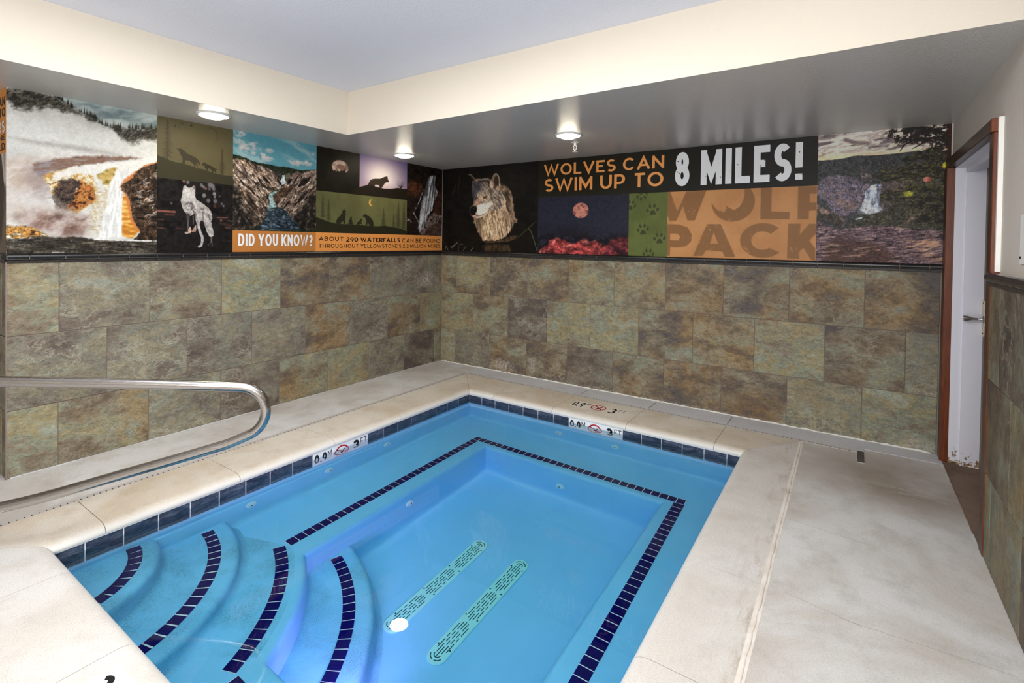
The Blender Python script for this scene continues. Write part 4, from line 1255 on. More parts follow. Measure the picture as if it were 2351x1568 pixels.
        rgba = np.ones((na * nz, 4), np.float32); rgba[:, :3] = L.reshape(-1, 3)
        at.data.foreach_set('color', rgba.ravel())
        return link(name, me, mat, parent)
mp = Mat('printed_mural_vinyl', 0.45, None, 0.16)
atn = mp.n('ShaderNodeAttribute', attribute_name='print')
mp.p('Base Color', atn.outputs['Color'])
mp.bump(mp.noise(mp.pos(), 95.0, 3, 0.6), 0.22, 0.006)
PRINT = mp.m
L3 = lambda a, z: np.stack([np.full_like(a, -0.0015), a, z], 1)
B3 = lambda a, z: np.stack([a, np.full_like(a, 0.0015), z], 1)
ZM0 = 1.352
mural_l = tag(empty('wall_mural', (0, -1.95, ZM0)), 'long printed mural of hot springs, canyon, wolves and waterfalls on the left wall', 'mural')
mural_b = tag(empty('wall_mural', (2.38, 0, ZM0)), 'long printed mural with a wolf head and swimming wolves text on the back wall', 'mural')
def pic(P, name, m):
    o = P.build(name, L3 if m is mural_l else B3, PRINT, m)
    o.matrix_parent_inverse = Matrix.Translation((0, 1.95, -ZM0)) if m is mural_l else Matrix.Translation((-2.38, 0, -ZM0))
    return o
def mtext(text, box, mat, parent, mural, wt=0.14, sx=1.0, track=0.16, e=0.0):
    fn = (lambda a, z, i: (0.0006 + e + i, a, z)) if mural is mural_l else (lambda a, z, i: (a, -0.0006 - e - i, z))
    (a0_, z1_), (a1_, z0_) = box
    put_text(text, fn, a0_, a1_, z0_, z1_, mat, parent, wt, sx, track)
WHITE_INK = plain('white_print', lin((226, 228, 232)), 0.42, 0.35, grain=0.03)
ORANGE_INK = plain('orange_print', lin((228, 152, 82)), 0.42, 0.35, grain=0.03)
DARK_INK = plain('black_print', lin((32, 26, 20)), 0.42, 0.35, grain=0.05)

# ---- hot spring
P = Pic(-3.896, -3.102, ZM0, ZS, 0.0024, 0.0028, (208, 207, 202))
P.mottle(1.0 + 0 * P.A, [(196, 196, 192), (222, 221, 217), (206, 205, 200)], 4, 4, 3)
sky = P.poly([(-3.69, 2.376), (-3.092, 2.393), (-3.092, 2.251), (-3.399, 2.218), (-3.569, 2.295)], 0.01)
P.mottle(sky, [(120, 138, 142), (176, 190, 190), (198, 205, 204)], 5, 14, 9, 0.2)
hill = P.poly([(-3.901, 2.366), (-3.684, 2.371), (-3.661, 2.366), (-3.642, 2.353), (-3.606, 2.334), (-3.569, 2.307), (-3.518, 2.291), (-3.479, 2.279), (-3.453, 2.252), (-3.419, 2.238), (-3.364, 2.231), (-3.272, 2.247), (-3.092, 2.278), (-3.091, 2.171), (-3.184, 2.182), (-3.25, 2.123), (-3.308, 2.143), (-3.385, 2.22), (-3.479, 2.242), (-3.556, 2.266), (-3.63, 2.27), (-3.702, 2.281), (-3.788, 2.243), (-3.859, 2.252), (-3.901, 2.279)], 0.02, 0.03, 30, 4)
P.put((48, 44, 36), hill * (0.62 + 0.38 * P.n(14, 14, 8)))
P.shade(hill, 60, 160, 5, 0.6, 1.35, 0.7)
ridge_l = [(-3.661, 2.368), (-3.642, 2.353), (-3.606, 2.334), (-3.569, 2.307), (-3.518, 2.291), (-3.479, 2.279), (-3.453, 2.252), (-3.419, 2.238), (-3.364, 2.231), (-3.272, 2.247), (-3.184, 2.261), (-3.1, 2.276)]
rg = random.Random(2)
for k in range(70):
    t = rg.random() * (len(ridge_l) - 1.001); i = int(t); f = t - i
    a = ridge_l[i][0] * (1 - f) + ridge_l[i + 1][0] * f; z = ridge_l[i][1] * (1 - f) + ridge_l[i + 1][1] * f
    h = 0.012 + 0.022 * rg.random()
    P.put((44, 42, 36), P.poly([(a - 0.004, z - 0.012), (a + 0.004, z - 0.012), (a, z + h)], 0.002))
P.put((216, 217, 214), P.poly([(-3.901, 2.17), (-3.759, 2.222), (-3.568, 2.169), (-3.385, 2.22), (-3.308, 2.134), (-3.243, 2.111), (-3.091, 2.171), (-3.091, 2.065), (-3.385, 2.046), (-3.901, 2.003)], 0.06, 0.05, 14, 12) * 0.85)
P.put((150, 143, 138), P.poly([(-3.88, 2.065), (-3.702, 2.066), (-3.479, 2.064), (-3.329, 2.042), (-3.517, 2.034), (-3.759, 2.041)], 0.02, 0.01) * 0.6)
P.put((214, 196, 182), P.poly([(-3.901, 1.908), (-3.69, 1.976), (-3.568, 1.946), (-3.689, 1.776), (-3.815, 1.689), (-3.901, 1.755)], 0.06, 0.03, 20) * 0.6)
P.put((188, 170, 156), P.poly([(-3.901, 1.916), (-3.759, 1.958), (-3.654, 1.904), (-3.666, 1.778), (-3.689, 1.652), (-3.815, 1.577), (-3.901, 1.58)], 0.05, 0.04, 20, 31) * sstep(0.40, 0.66, P.n(7, 16, 33, 5, 0.6)) * 0.9)
P.put((232, 230, 226), P.poly([(-3.901, 1.887), (-3.759, 1.92), (-3.654, 1.779), (-3.666, 1.7), (-3.787, 1.631), (-3.901, 1.595)], 0.06, 0.04, 20, 32) * sstep(0.52, 0.70, P.n(7, 20, 34, 5, 0.6)) * 0.8)
br = P.poly([(-3.776, 1.918), (-3.684, 1.962), (-3.568, 1.994), (-3.425, 2.022), (-3.243, 2.039), (-3.16, 2.03), (-3.308, 1.997), (-3.425, 1.974), (-3.517, 1.949), (-3.63, 1.903), (-3.742, 1.847), (-3.776, 1.873)], 0.010, 0.012, 40, 6)
P.mottle(br, [(92, 72, 66), (146, 118, 104), (128, 96, 78), (150, 142, 142)], 12, 50, 6, 0.1)
P.put((136, 122, 128), P.poly([(-3.787, 1.902), (-3.63, 1.938), (-3.66, 1.779), (-3.713, 1.697), (-3.787, 1.691), (-3.815, 1.764)], 0.07, 0.04, 18) * 0.45)
ob = P.poly([(-3.73, 1.848), (-3.654, 1.9), (-3.555, 1.916), (-3.478, 1.877), (-3.451, 1.774), (-3.451, 1.709), (-3.491, 1.681), (-3.555, 1.629), (-3.617, 1.641), (-3.701, 1.775)], 0.012, 0.014, 50, 7)
P.mottle(ob, [(214, 160, 92), (176, 142, 70), (214, 190, 140), (238, 232, 220), (150, 112, 54)], 26, 34, 21, 0.5)
P.put((233, 232, 228), P.poly([(-3.69, 1.861), (-3.581, 1.929), (-3.452, 1.962), (-3.243, 2.025), (-3.103, 2.063), (-3.102, 2.01), (-3.183, 1.973), (-3.242, 1.913), (-3.314, 1.854), (-3.384, 1.83), (-3.452, 1.881), (-3.543, 1.894), (-3.617, 1.853), (-3.678, 1.823)], 0.008, 0.012, 60, 8) * 0.92)
P.mottle(P.poly([(-3.458, 1.888), (-3.412, 1.926), (-3.343, 1.956), (-3.36, 1.9), (-3.381, 1.822), (-3.418, 1.827), (-3.432, 1.85)], 0.008, 0.012, 60, 9), [(120, 104, 40), (178, 152, 78), (210, 180, 120)], 30, 40, 4)
P.mottle(P.poly([(-3.555, 1.845), (-3.517, 1.837), (-3.471, 1.797), (-3.453, 1.758), (-3.451, 1.725), (-3.488, 1.69), (-3.523, 1.659), (-3.58, 1.643), (-3.614, 1.657), (-3.593, 1.722), (-3.562, 1.788)], 0.008, 0.018, 50, 10), [(66, 36, 20), (186, 100, 48), (150, 116, 54), (224, 144, 80), (84, 62, 36), (206, 120, 60)], 40, 52, 15, 0.6)
P.mottle(P.poly([(-3.648, 1.823), (-3.617, 1.846), (-3.565, 1.85), (-3.55, 1.815), (-3.568, 1.756), (-3.596, 1.69), (-3.614, 1.645), (-3.654, 1.639), (-3.695, 1.717), (-3.669, 1.778)], 0.010, 0.022, 50, 11), [(30, 24, 22), (84, 66, 58), (48, 38, 34), (112, 90, 78), (56, 44, 40)], 40, 60, 16, 0.7)
wf = P.poly([(-3.381, 1.847), (-3.343, 1.91), (-3.272, 1.961), (-3.271, 1.91), (-3.314, 1.854), (-3.325, 1.819), (-3.31, 1.778), (-3.31, 1.719), (-3.317, 1.642), (-3.313, 1.575), (-3.299, 1.473), (-3.451, 1.458), (-3.431, 1.57), (-3.404, 1.687), (-3.391, 1.771)], 0.008, 0.010, 60, 12)
P.put((236, 237, 236), wf)
P.shade(wf, 90, 16, 17, 0.90, 1.03, -0.12)
P.mottle(P.poly([(-3.452, 1.815), (-3.394, 1.804), (-3.394, 1.73), (-3.411, 1.67), (-3.431, 1.578), (-3.451, 1.479), (-3.497, 1.494), (-3.504, 1.632), (-3.465, 1.716)], 0.015, 0.02, 40, 13) * 0.75, [(226, 222, 212), (176, 158, 116), (236, 234, 228), (200, 180, 140)], 26, 40, 18)
P.mottle(P.poly([(-3.31, 1.77), (-3.278, 1.743), (-3.266, 1.68), (-3.254, 1.577), (-3.215, 1.518), (-3.248, 1.466), (-3.313, 1.482), (-3.314, 1.626)], 0.006, 0.008, 60, 14), [(188, 120, 40), (226, 164, 72), (238, 196, 120)], 16, 60, 19)
rk = P.poly([(-3.099, 2.016), (-3.153, 1.996), (-3.198, 1.966), (-3.235, 1.93), (-3.248, 1.9), (-3.271, 1.874), (-3.307, 1.848), (-3.321, 1.828), (-3.314, 1.799), (-3.285, 1.77), (-3.266, 1.722), (-3.262, 1.663), (-3.252, 1.603), (-3.211, 1.531), (-3.204, 1.508), (-3.248, 1.457), (-3.096, 1.445)], 0.005, 0.008, 80, 15)
P.put((206, 122, 62), np.clip(P.poly([(-3.099, 2.028), (-3.168, 2.001), (-3.257, 1.92), (-3.314, 1.854), (-3.33, 1.823), (-3.293, 1.754), (-3.277, 1.687), (-3.266, 1.602), (-3.226, 1.518), (-3.096, 1.477)], 0.008, 0.01, 60, 15) - rk, 0, 1))
P.mottle(rk, [(26, 20, 16), (66, 50, 38), (44, 34, 26), (104, 78, 58), (50, 40, 30)], 36, 36, 20)
P.put((196, 180, 168), rk * (P.n(30, 60, 31, 5, 0.5) > 0.60) * P.poly([(-3.205, 1.892), (-3.098, 1.957), (-3.097, 1.655), (-3.159, 1.581), (-3.242, 1.767)], 0.04) * 0.7)
st = P.poly([(-3.859, 1.575), (-3.782, 1.631), (-3.689, 1.652), (-3.58, 1.636), (-3.504, 1.6), (-3.497, 1.47), (-3.701, 1.474), (-3.787, 1.526)], 0.04, 0.03, 20, 16)
P.mottle(st * (0.55 + 0.45 * sstep(0.35, 0.6, P.n(14, 20, 35, 5, 0.5))), [(106, 80, 70), (146, 118, 108), (190, 172, 166)], 12, 18, 22, 0.6)
P.put((216, 212, 208), P.poly([(-3.901, 1.755), (-3.787, 1.744), (-3.689, 1.699), (-3.605, 1.634), (-3.689, 1.621), (-3.815, 1.622), (-3.901, 1.595)], 0.05, 0.04, 18, 17) * 0.7)
lr = P.poly([(-3.901, 1.533), (-3.826, 1.539), (-3.759, 1.519), (-3.704, 1.474), (-3.798, 1.461), (-3.901, 1.45)], 0.006, 0.012, 70, 18)
P.mottle(lr, [(52, 44, 28), (178, 116, 52), (206, 160, 92), (110, 84, 40), (232, 220, 200)], 26, 60, 23)
bw = P.poly([(-3.901, 1.45), (-3.815, 1.456), (-3.742, 1.47), (-3.653, 1.467), (-3.567, 1.475), (-3.503, 1.46), (-3.451, 1.453), (-3.096, 1.448), (-3.096, 1.334), (-3.901, 1.346)], 0.006, 0.008, 60, 19)
P.mottle(bw, [(34, 30, 26), (66, 60, 52), (48, 43, 37), (92, 86, 76)], 16, 110, 24)
P.put((232, 232, 230), P.line([(-3.464, 1.456), (-3.383, 1.454), (-3.241, 1.45), (-3.1, 1.45)], 0.007, 0.004))
P.put((214, 212, 208), P.line([(-3.683, 1.371), (-3.629, 1.371)], 0.004, 0.003) * 0.7)
P.detail(0.9, np.clip(rk + bw + 0.6 * hill + 0.5 * lr, 0, 1))
P.detail(0.10)
pic(P, 'hot_spring_picture', mural_l)

# ---- two howling wolves on green
GZ = 1.911
P = Pic(-3.102, -2.556, GZ, ZS, 0.0022, 0.0022, (92, 85, 60))
P.mottle(1 + 0 * P.A, [(90, 83, 59), (96, 89, 63)], 6, 6, 2)
hillc, wolfc = (58, 55, 39), (60, 54, 42)
P.put((74, 68, 48), P.ell([(-2.729, 2.285)][0], 0.052, 0.062, 0.003) - P.ell([(-2.732, 2.282)][0], 0.049, 0.059, 0.003))
q = [(-3.034, 2.059), (-3.035, 2.354), (-2.642, 1.987), (-2.643, 2.195)]
P.spruce((q[0][0], q[0][1]), q[1][1] - q[0][1], 0.10, (68, 61, 46), 3)
P.spruce((q[2][0], q[2][1]), q[3][1] - q[2][1], 0.048, (62, 55, 40), 4)
for B in ([(-2.995, 2.309), (-2.986, 2.31), (-2.983, 2.323), (-2.978, 2.304), (-2.987, 2.304)], [(-2.947, 2.339), (-2.936, 2.343), (-2.917, 2.334), (-2.934, 2.335), (-2.946, 2.33)], [(-2.887, 2.331), (-2.874, 2.338), (-2.869, 2.355), (-2.863, 2.325), (-2.85, 2.321), (-2.877, 2.326)], [(-2.968, 2.308), (-2.955, 2.307), (-2.957, 2.293), (-2.959, 2.303)]):
    P.put(wolfc, P.poly(B, 0.0016))
P.put(hillc, P.poly([(-3.107, 2.077), (-3.086, 2.069), (-3.058, 2.067), (-3.024, 2.051), (-2.98, 2.04), (-2.928, 2.038), (-2.882, 2.029), (-2.831, 2.015), (-2.78, 2.011), (-2.727, 1.997), (-2.673, 1.987), (-2.618, 1.984), (-2.535, 1.988), (-2.534, 1.876), (-3.106, 1.863)], 0.002))
P.put(wolfc, P.poly([(-2.976, 2.146), (-2.958, 2.144), (-2.948, 2.15), (-2.934, 2.143), (-2.919, 2.133), (-2.902, 2.117), (-2.882, 2.109), (-2.862, 2.103), (-2.842, 2.096), (-2.821, 2.079), (-2.809, 2.06), (-2.808, 2.042), (-2.812, 2.038), (-2.821, 2.049), (-2.832, 2.066), (-2.834, 2.055), (-2.825, 2.038), (-2.826, 2.02), (-2.836, 2.013), (-2.831, 2.033), (-2.843, 2.043), (-2.845, 2.017), (-2.855, 2.014), (-2.85, 2.038), (-2.869, 2.054), (-2.885, 2.064), (-2.913, 2.064), (-2.913, 2.04), (-2.922, 2.036), (-2.923, 2.046), (-2.928, 2.04), (-2.936, 2.037), (-2.932, 2.059), (-2.933, 2.08), (-2.946, 2.1), (-2.953, 2.116), (-2.956, 2.127), (-2.971, 2.135), (-2.963, 2.136)], 0.0018))
P.put((54, 50, 36), P.poly([(-2.796, 2.042), (-2.79, 2.057), (-2.775, 2.069), (-2.766, 2.059), (-2.745, 2.051), (-2.724, 2.044), (-2.702, 2.032), (-2.673, 2.023), (-2.695, 2.02), (-2.686, 2), (-2.689, 1.989), (-2.696, 2.001), (-2.707, 2.011), (-2.713, 1.992), (-2.72, 1.992), (-2.72, 2.011), (-2.734, 2.022), (-2.75, 2.024), (-2.755, 2.003), (-2.762, 2.009), (-2.762, 2.024), (-2.776, 2.022), (-2.775, 2.012), (-2.781, 2.016), (-2.769, 2.034), (-2.78, 2.042), (-2.789, 2.039)], 0.0018))
pic(P, 'howling_wolves_picture', mural_l)

# ---- white wolf in a dark wood
P = Pic(-3.102, -2.556, ZM0, GZ, 0.0022, 0.0024, (22, 20, 20))
P.mottle(1 + 0 * P.A, [(14, 13, 13), (34, 30, 30), (22, 20, 20)], 18, 26, 2)
for q, w, c in (([(-3.103, 1.67), (-2.984, 1.668)], 0.016, (168, 104, 84)), ([(-3.048, 1.646), (-2.988, 1.644)], 0.010, (120, 74, 62)), ([(-3.102, 1.609), (-3.061, 1.607)], 0.008, (120, 76, 60)),
                ([(-2.676, 1.641), (-2.598, 1.643)], 0.008, (150, 96, 78)), ([(-3.102, 1.547), (-3.047, 1.543)], 0.006, (120, 80, 66)), ([(-2.655, 1.596), (-2.563, 1.578)], 0.020, (72, 48, 40)),
                ([(-2.642, 1.448), (-2.575, 1.455)], 0.008, (104, 66, 52)), ([(-2.97, 1.548), (-2.926, 1.545)], 0.010, (84, 52, 44)), ([(-2.593, 1.62), (-2.559, 1.617)], 0.008, (140, 100, 84)), ([(-2.614, 1.563), (-2.572, 1.558)], 0.01, (110, 80, 72))):
    P.put(c, P.line(q, w, 0.004) * (0.5 + 0.5 * P.n(60, 200, 5)))
for q, r_, c in zip([(-2.922, 1.905), (-2.895, 1.9), (-2.781, 1.875), (-2.796, 1.886), (-2.734, 1.896), (-2.714, 1.886), (-2.777, 1.809), (-2.701, 1.828), (-2.697, 1.804), (-2.738, 1.863), (-2.745, 1.771), (-2.693, 1.77), (-2.629, 1.737), (-2.644, 1.753), (-2.661, 1.813), (-3.006, 1.731), (-2.697, 1.732), (-2.647, 1.621), (-2.706, 1.866), (-2.765, 1.864)],
                   (0.010, 0.012, 0.010, 0.012, 0.018, 0.016, 0.014, 0.012, 0.008, 0.010, 0.014, 0.014, 0.008, 0.008, 0.006, 0.007, 0.012, 0.01, 0.012, 0.01),
                   [(150, 112, 100)] + [(120, 116, 118)] * 5 + [(150, 148, 150)] * 3 + [(110, 106, 108)] * 7 + [(100, 50, 46), (110, 90, 86), (120, 110, 112), (126, 90, 88)]):
    P.put(c, P.ell(q, r_, r_ * 1.2, 0.005) * 0.85)
P.mottle(P.poly([(-3.102, 1.513), (-2.559, 1.526), (-2.558, 1.353), (-3.101, 1.359)], 0.03) * 0.7, [(14, 14, 14), (36, 32, 30), (18, 17, 17)], 40, 60, 7)
body = P.poly([(-2.924, 1.867), (-2.911, 1.876), (-2.898, 1.861), (-2.883, 1.859), (-2.868, 1.864), (-2.854, 1.878), (-2.843, 1.875), (-2.841, 1.845), (-2.843, 1.804), (-2.834, 1.774), (-2.807, 1.758), (-2.776, 1.737), (-2.745, 1.713), (-2.725, 1.689), (-2.718, 1.656), (-2.714, 1.627), (-2.724, 1.61), (-2.72, 1.581), (-2.708, 1.539), (-2.702, 1.514), (-2.705, 1.495), (-2.717, 1.485), (-2.735, 1.488), (-2.755, 1.525), (-2.773, 1.579), (-2.783, 1.611), (-2.795, 1.611), (-2.808, 1.6), (-2.808, 1.565), (-2.796, 1.524), (-2.781, 1.496), (-2.777, 1.463), (-2.786, 1.426), (-2.788, 1.411), (-2.813, 1.399), (-2.823, 1.409), (-2.802, 1.426), (-2.798, 1.455), (-2.8, 1.483), (-2.814, 1.516), (-2.825, 1.56), (-2.835, 1.601), (-2.844, 1.641), (-2.844, 1.666), (-2.875, 1.644), (-2.886, 1.655), (-2.905, 1.662), (-2.919, 1.677), (-2.931, 1.701), (-2.94, 1.74), (-2.944, 1.756), (-2.936, 1.788), (-2.931, 1.824), (-2.928, 1.848)], 0.0026, 0.0022, 140, 6)
P.mottle(body, [(160, 153, 150), (186, 180, 178), (200, 196, 192), (176, 169, 166), (190, 184, 182)], 40, 22, 8, 0.9)
P.shade(body, 240, 50, 9, 0.80, 1.08, 0.5)
P.put((222, 220, 216), body * P.poly([(-2.928, 1.864), (-2.846, 1.86), (-2.84, 1.796), (-2.83, 1.772), (-2.905, 1.75), (-2.938, 1.772)], 0.02) * 0.55)
for q, w in (([(-2.905, 1.734), (-2.887, 1.746), (-2.864, 1.737), (-2.856, 1.718), (-2.868, 1.693)], 0.012), ([(-2.853, 1.681), (-2.837, 1.658), (-2.841, 1.629)], 0.014), ([(-2.787, 1.677), (-2.783, 1.636), (-2.787, 1.603)], 0.010), ([(-2.744, 1.655), (-2.732, 1.622)], 0.012), ([(-2.799, 1.701), (-2.784, 1.7)], 0.010), ([(-2.905, 1.666), (-2.875, 1.656)], 0.01)):
    P.put((66, 58, 58), P.line(q, w, 0.008) * body * 0.7)
P.put((60, 54, 54), P.line([(-2.92, 1.845), (-2.917, 1.862), (-2.909, 1.866)], 0.006, 0.004) * 0.25)
P.put((110, 100, 98), P.ell([(-2.849, 1.864)][0], 0.006, 0.016, 0.003) * 0.9)
for q in ([(-2.9, 1.662), (-2.895, 1.598), (-2.893, 1.534)], [(-2.886, 1.643), (-2.888, 1.599), (-2.889, 1.558)], [(-2.856, 1.641), (-2.852, 1.58)]):
    P.put((112, 104, 102), P.line(q, 0.009, 0.003, 0.005) * 0.8)
P.put((214, 178, 158), P.poly([(-2.893, 1.51), (-2.889, 1.546), (-2.876, 1.563), (-2.867, 1.527), (-2.874, 1.512)], 0.003, 0.003) * 0.9)
P.put((214, 178, 158), P.poly([(-2.867, 1.521), (-2.856, 1.543), (-2.837, 1.576), (-2.831, 1.54), (-2.837, 1.523)], 0.004, 0.004) * 0.8)
P.put((190, 186, 184), P.ell([(-2.902, 1.514)][0], 0.012, 0.008, 0.004))
for q in ([(-2.723, 1.485), (-2.723, 1.443), (-2.747, 1.416)], [(-2.719, 1.48), (-2.717, 1.439), (-2.711, 1.409)]):
    P.put((110, 104, 104), P.line(q, 0.008, 0.003, 0.003) * 0.85)
P.detail(0.3)
pic(P, 'white_wolf_picture', mural_l)

# ---- canyon with a river
OZ = 1.545
P = Pic(-2.556, -1.779, OZ, ZS, 0.0040, 0.0032, (108, 170, 182))
g_ = sstep(1.95, 2.36, P.Z)
P.put((84, 150, 168), g_ * 0.8)
P.put((176, 200, 204), sstep(0.45, 0.75, P.n(3, 16, 4, 5, -0.35)) * 0.75)
for q, ra, rz in zip([(-2.373, 2.26), (-2.456, 2.232), (-2.243, 2.242), (-2.305, 2.203), (-2.286, 2.173), (-2.384, 2.199), (-1.983, 2.17), (-1.87, 2.185), (-1.805, 2.279), (-2.514, 2.348), (-2.514, 2.276), (-2.242, 2.17)], (0.055, 0.055, 0.036, 0.026, 0.066, 0.028, 0.085, 0.04, 0.024, 0.06, 0.042, 0.03), (0.035, 0.032, 0.018, 0.024, 0.026, 0.012, 0.026, 0.026, 0.012, 0.034, 0.018, 0.016)):
    m = P.ell(q, ra, rz, 0.012) * sstep(0.30, 0.55, P.n(34, 44, 6))
    P.put((212, 206, 204), m); P.put((170, 178, 186), m * P.ell((q[0], q[1] - rz * 0.7), ra, rz * 0.5, 0.01) * 0.7)
land = P.poly([(-2.58, 2.164), (-2.541, 2.164), (-2.501, 2.159), (-2.449, 2.149), (-2.402, 2.136), (-2.354, 2.124), (-2.311, 2.126), (-2.242, 2.123), (-2.165, 2.117), (-2.099, 2.123), (-2.017, 2.114), (-1.919, 2.115), (-1.84, 2.128), (-1.758, 2.135), (-1.752, 1.497), (-2.576, 1.484)], 0.004, 0.006, 60)
P.mottle(land, [(30, 36, 24), (48, 56, 38), (26, 30, 22)], 50, 70, 7)
cols = [(32, 26, 22), (120, 100, 86), (196, 178, 164), (84, 66, 54), (170, 144, 124), (60, 48, 40)]
lc = P.poly([(-2.58, 2.121), (-2.518, 2.133), (-2.461, 2.133), (-2.408, 2.117), (-2.353, 2.101), (-2.298, 2.103), (-2.254, 2.084), (-2.21, 2.072), (-2.158, 2.03), (-2.117, 1.948), (-2.189, 1.898), (-2.24, 1.875), (-2.249, 1.839), (-2.245, 1.767), (-2.264, 1.705), (-2.313, 1.607), (-2.398, 1.575), (-2.468, 1.555), (-2.576, 1.54)], 0.005, 0.010, 50, 8)
P.mottle(lc, cols, 36, 9, 9, 0.75, 6); P.shade(lc, 90, 24, 10, 0.55, 1.30, 0.7)
P.shade(lc, 9, 9, 15, 0.70, 1.25)
rc = P.poly([(-1.758, 2.135), (-1.833, 2.119), (-1.891, 2.105), (-1.933, 2.075), (-1.976, 2.095), (-2.031, 2.069), (-2.044, 2.024), (-2.091, 1.982), (-2.124, 1.935), (-2.189, 1.874), (-2.208, 1.818), (-2.181, 1.777), (-2.155, 1.748), (-2.082, 1.728), (-2.027, 1.662), (-1.943, 1.622), (-1.752, 1.563)], 0.005, 0.010, 50, 11)
P.mottle(rc, cols, 34, 10, 12, -0.7, 6); P.shade(rc, 80, 24, 13, 0.55, 1.28, -0.7)
P.put((150, 128, 118), P.poly([(-2.092, 2.056), (-2.051, 2.073), (-2.031, 2.044), (-1.976, 2.101), (-1.933, 2.075), (-1.891, 2.105), (-1.758, 2.135), (-1.758, 2.063), (-1.876, 2.062), (-1.961, 2.052), (-2.044, 2.018), (-2.084, 1.995)], 0.006, 0.008, 50) * 0.6)
P.put((62, 60, 62), P.poly([(-2.21, 2.072), (-2.158, 2.078), (-2.125, 2.052), (-2.131, 2.008), (-2.184, 2.027)], 0.006, 0.008) * 0.8)
P.mottle(P.poly([(-2.189, 1.868), (-2.124, 1.929), (-2.05, 1.961), (-1.975, 1.981), (-2.084, 1.902), (-2.136, 1.829), (-2.162, 1.778), (-2.201, 1.806)], 0.012, 0.012) * 0.75, [(52, 36, 26), (96, 66, 46), (60, 44, 34)], 30, 20, 14)
for B in ([(-2.579, 1.947), (-2.54, 1.951), (-2.517, 1.885), (-2.476, 1.831), (-2.475, 1.745), (-2.398, 1.645), (-2.349, 1.558), (-2.576, 1.54)], [(-1.757, 1.971), (-1.852, 1.897), (-1.909, 1.783), (-2.013, 1.682), (-1.935, 1.558), (-1.752, 1.563)]):
    m = P.poly(B, 0.03, 0.03, 24, 15)
    P.mottle(m * 0.9, [(14, 14, 13), (36, 32, 28), (22, 20, 18), (90, 80, 72)], 50, 40, 16)
P.put((206, 224, 228), P.poly([(-2.121, 2.043), (-2.098, 2.049), (-2.099, 2.005), (-2.084, 1.989), (-2.104, 1.965), (-2.127, 1.959), (-2.138, 1.998)], 0.004))
rv = P.poly([(-2.127, 1.935), (-2.176, 1.899), (-2.24, 1.875), (-2.249, 1.839), (-2.239, 1.803), (-2.251, 1.736), (-2.175, 1.756), (-2.181, 1.783), (-2.208, 1.818), (-2.211, 1.854), (-2.182, 1.881)], 0.004, 0.005)
P.mottle(rv, [(120, 160, 160), (196, 214, 212), (96, 132, 132)], 50, 40, 17)
wt_ = P.poly([(-2.264, 1.735), (-2.188, 1.749), (-2.122, 1.747), (-2.062, 1.711), (-2.034, 1.662), (-1.971, 1.621), (-1.935, 1.558), (-2.361, 1.546), (-2.313, 1.607), (-2.276, 1.651)], 0.006, 0.008, 50)
P.mottle(wt_, [(18, 26, 34), (52, 68, 80), (28, 38, 46), (96, 110, 122)], 30, 70, 18, -0.2)
P.detail(0.9, land * (1 - rv))
P.detail(0.08)
pic(P, 'canyon_picture', mural_l)

# ---- moon over treetops (runs on under the sunset picture)
MZ = 1.942
P = Pic(-1.779, -0.600, MZ, ZS, 0.0046, 0.0032, (26, 23, 18))
P.mottle(1 + 0 * P.A, [(20, 18, 14), (34, 29, 20)], 5, 5, 3)
q = [(-1.512, 2.194), (-1.608, 2.181), (-1.412, 2.207), (-1.513, 2.263)]
ra = (q[2][0] - q[1][0]) / 2; rz = q[3][1] - q[0][1]
mo = P.ell(((q[1][0] + q[2][0]) / 2, q[0][1]), ra, rz)
mo = mo * (1 - P.poly([(-1.642, 2.15), (-1.6, 2.144), (-1.586, 2.134), (-1.576, 2.162), (-1.561, 2.145), (-1.537, 2.158), (-1.515, 2.151), (-1.497, 2.172), (-1.479, 2.165), (-1.465, 2.188), (-1.449, 2.156), (-1.42, 2.142), (-1.389, 2.102), (-1.641, 2.074)], 0.003, 0.004, 150))
P.mottle(mo, [(156, 122, 106), (214, 182, 164), (226, 198, 180), (140, 104, 88)], 12, 10, 22)
# sunset with a wolf on a hill
sq = P.poly([(-1.272, 1.90), (-0.600, 1.90), (-0.600, 2.40), (-1.272, 2.40)], 0.0015)
c0_ = [(-0.965, 2.15)][0]
d_ = np.hypot((P.A - c0_[0]) / 0.42, (P.Z - c0_[1]) / 0.30)
P.put((70, 86, 148), sq); P.put((150, 130, 164), sq * sstep(1.5, 0.7, d_)); P.put((240, 226, 226), sq * sstep(0.95, 0.15, d_)); P.put((206, 168, 170), sq * sstep(2.12, 2.02, P.Z) * 0.6)
dk = (36, 30, 24)
P.put(dk, P.poly([(-1.358, 1.982), (-1.266, 2.025), (-1.203, 2.044), (-1.163, 2.058), (-1.106, 2.083), (-1.064, 2.048), (-1.006, 2.043), (-0.937, 2.038), (-0.832, 2.046), (-0.741, 2.066), (-0.667, 2.062), (-0.572, 2.066), (-0.569, 1.889), (-1.357, 1.896)], 0.003))
P.put((58, 48, 38), P.poly([(-1.163, 2.058), (-1.151, 2.078), (-1.135, 2.105), (-1.107, 2.123), (-1.066, 2.132), (-0.998, 2.139), (-0.965, 2.152), (-0.935, 2.167), (-0.904, 2.174), (-0.896, 2.178), (-0.893, 2.158), (-0.884, 2.136), (-0.872, 2.12), (-0.884, 2.112), (-0.908, 2.112), (-0.934, 2.094), (-0.955, 2.066), (-0.973, 2.044), (-1.006, 2.041), (-1.01, 2.07), (-1.065, 2.068), (-1.073, 2.054), (-1.106, 2.057)], 0.003))
rg = random.Random(5)
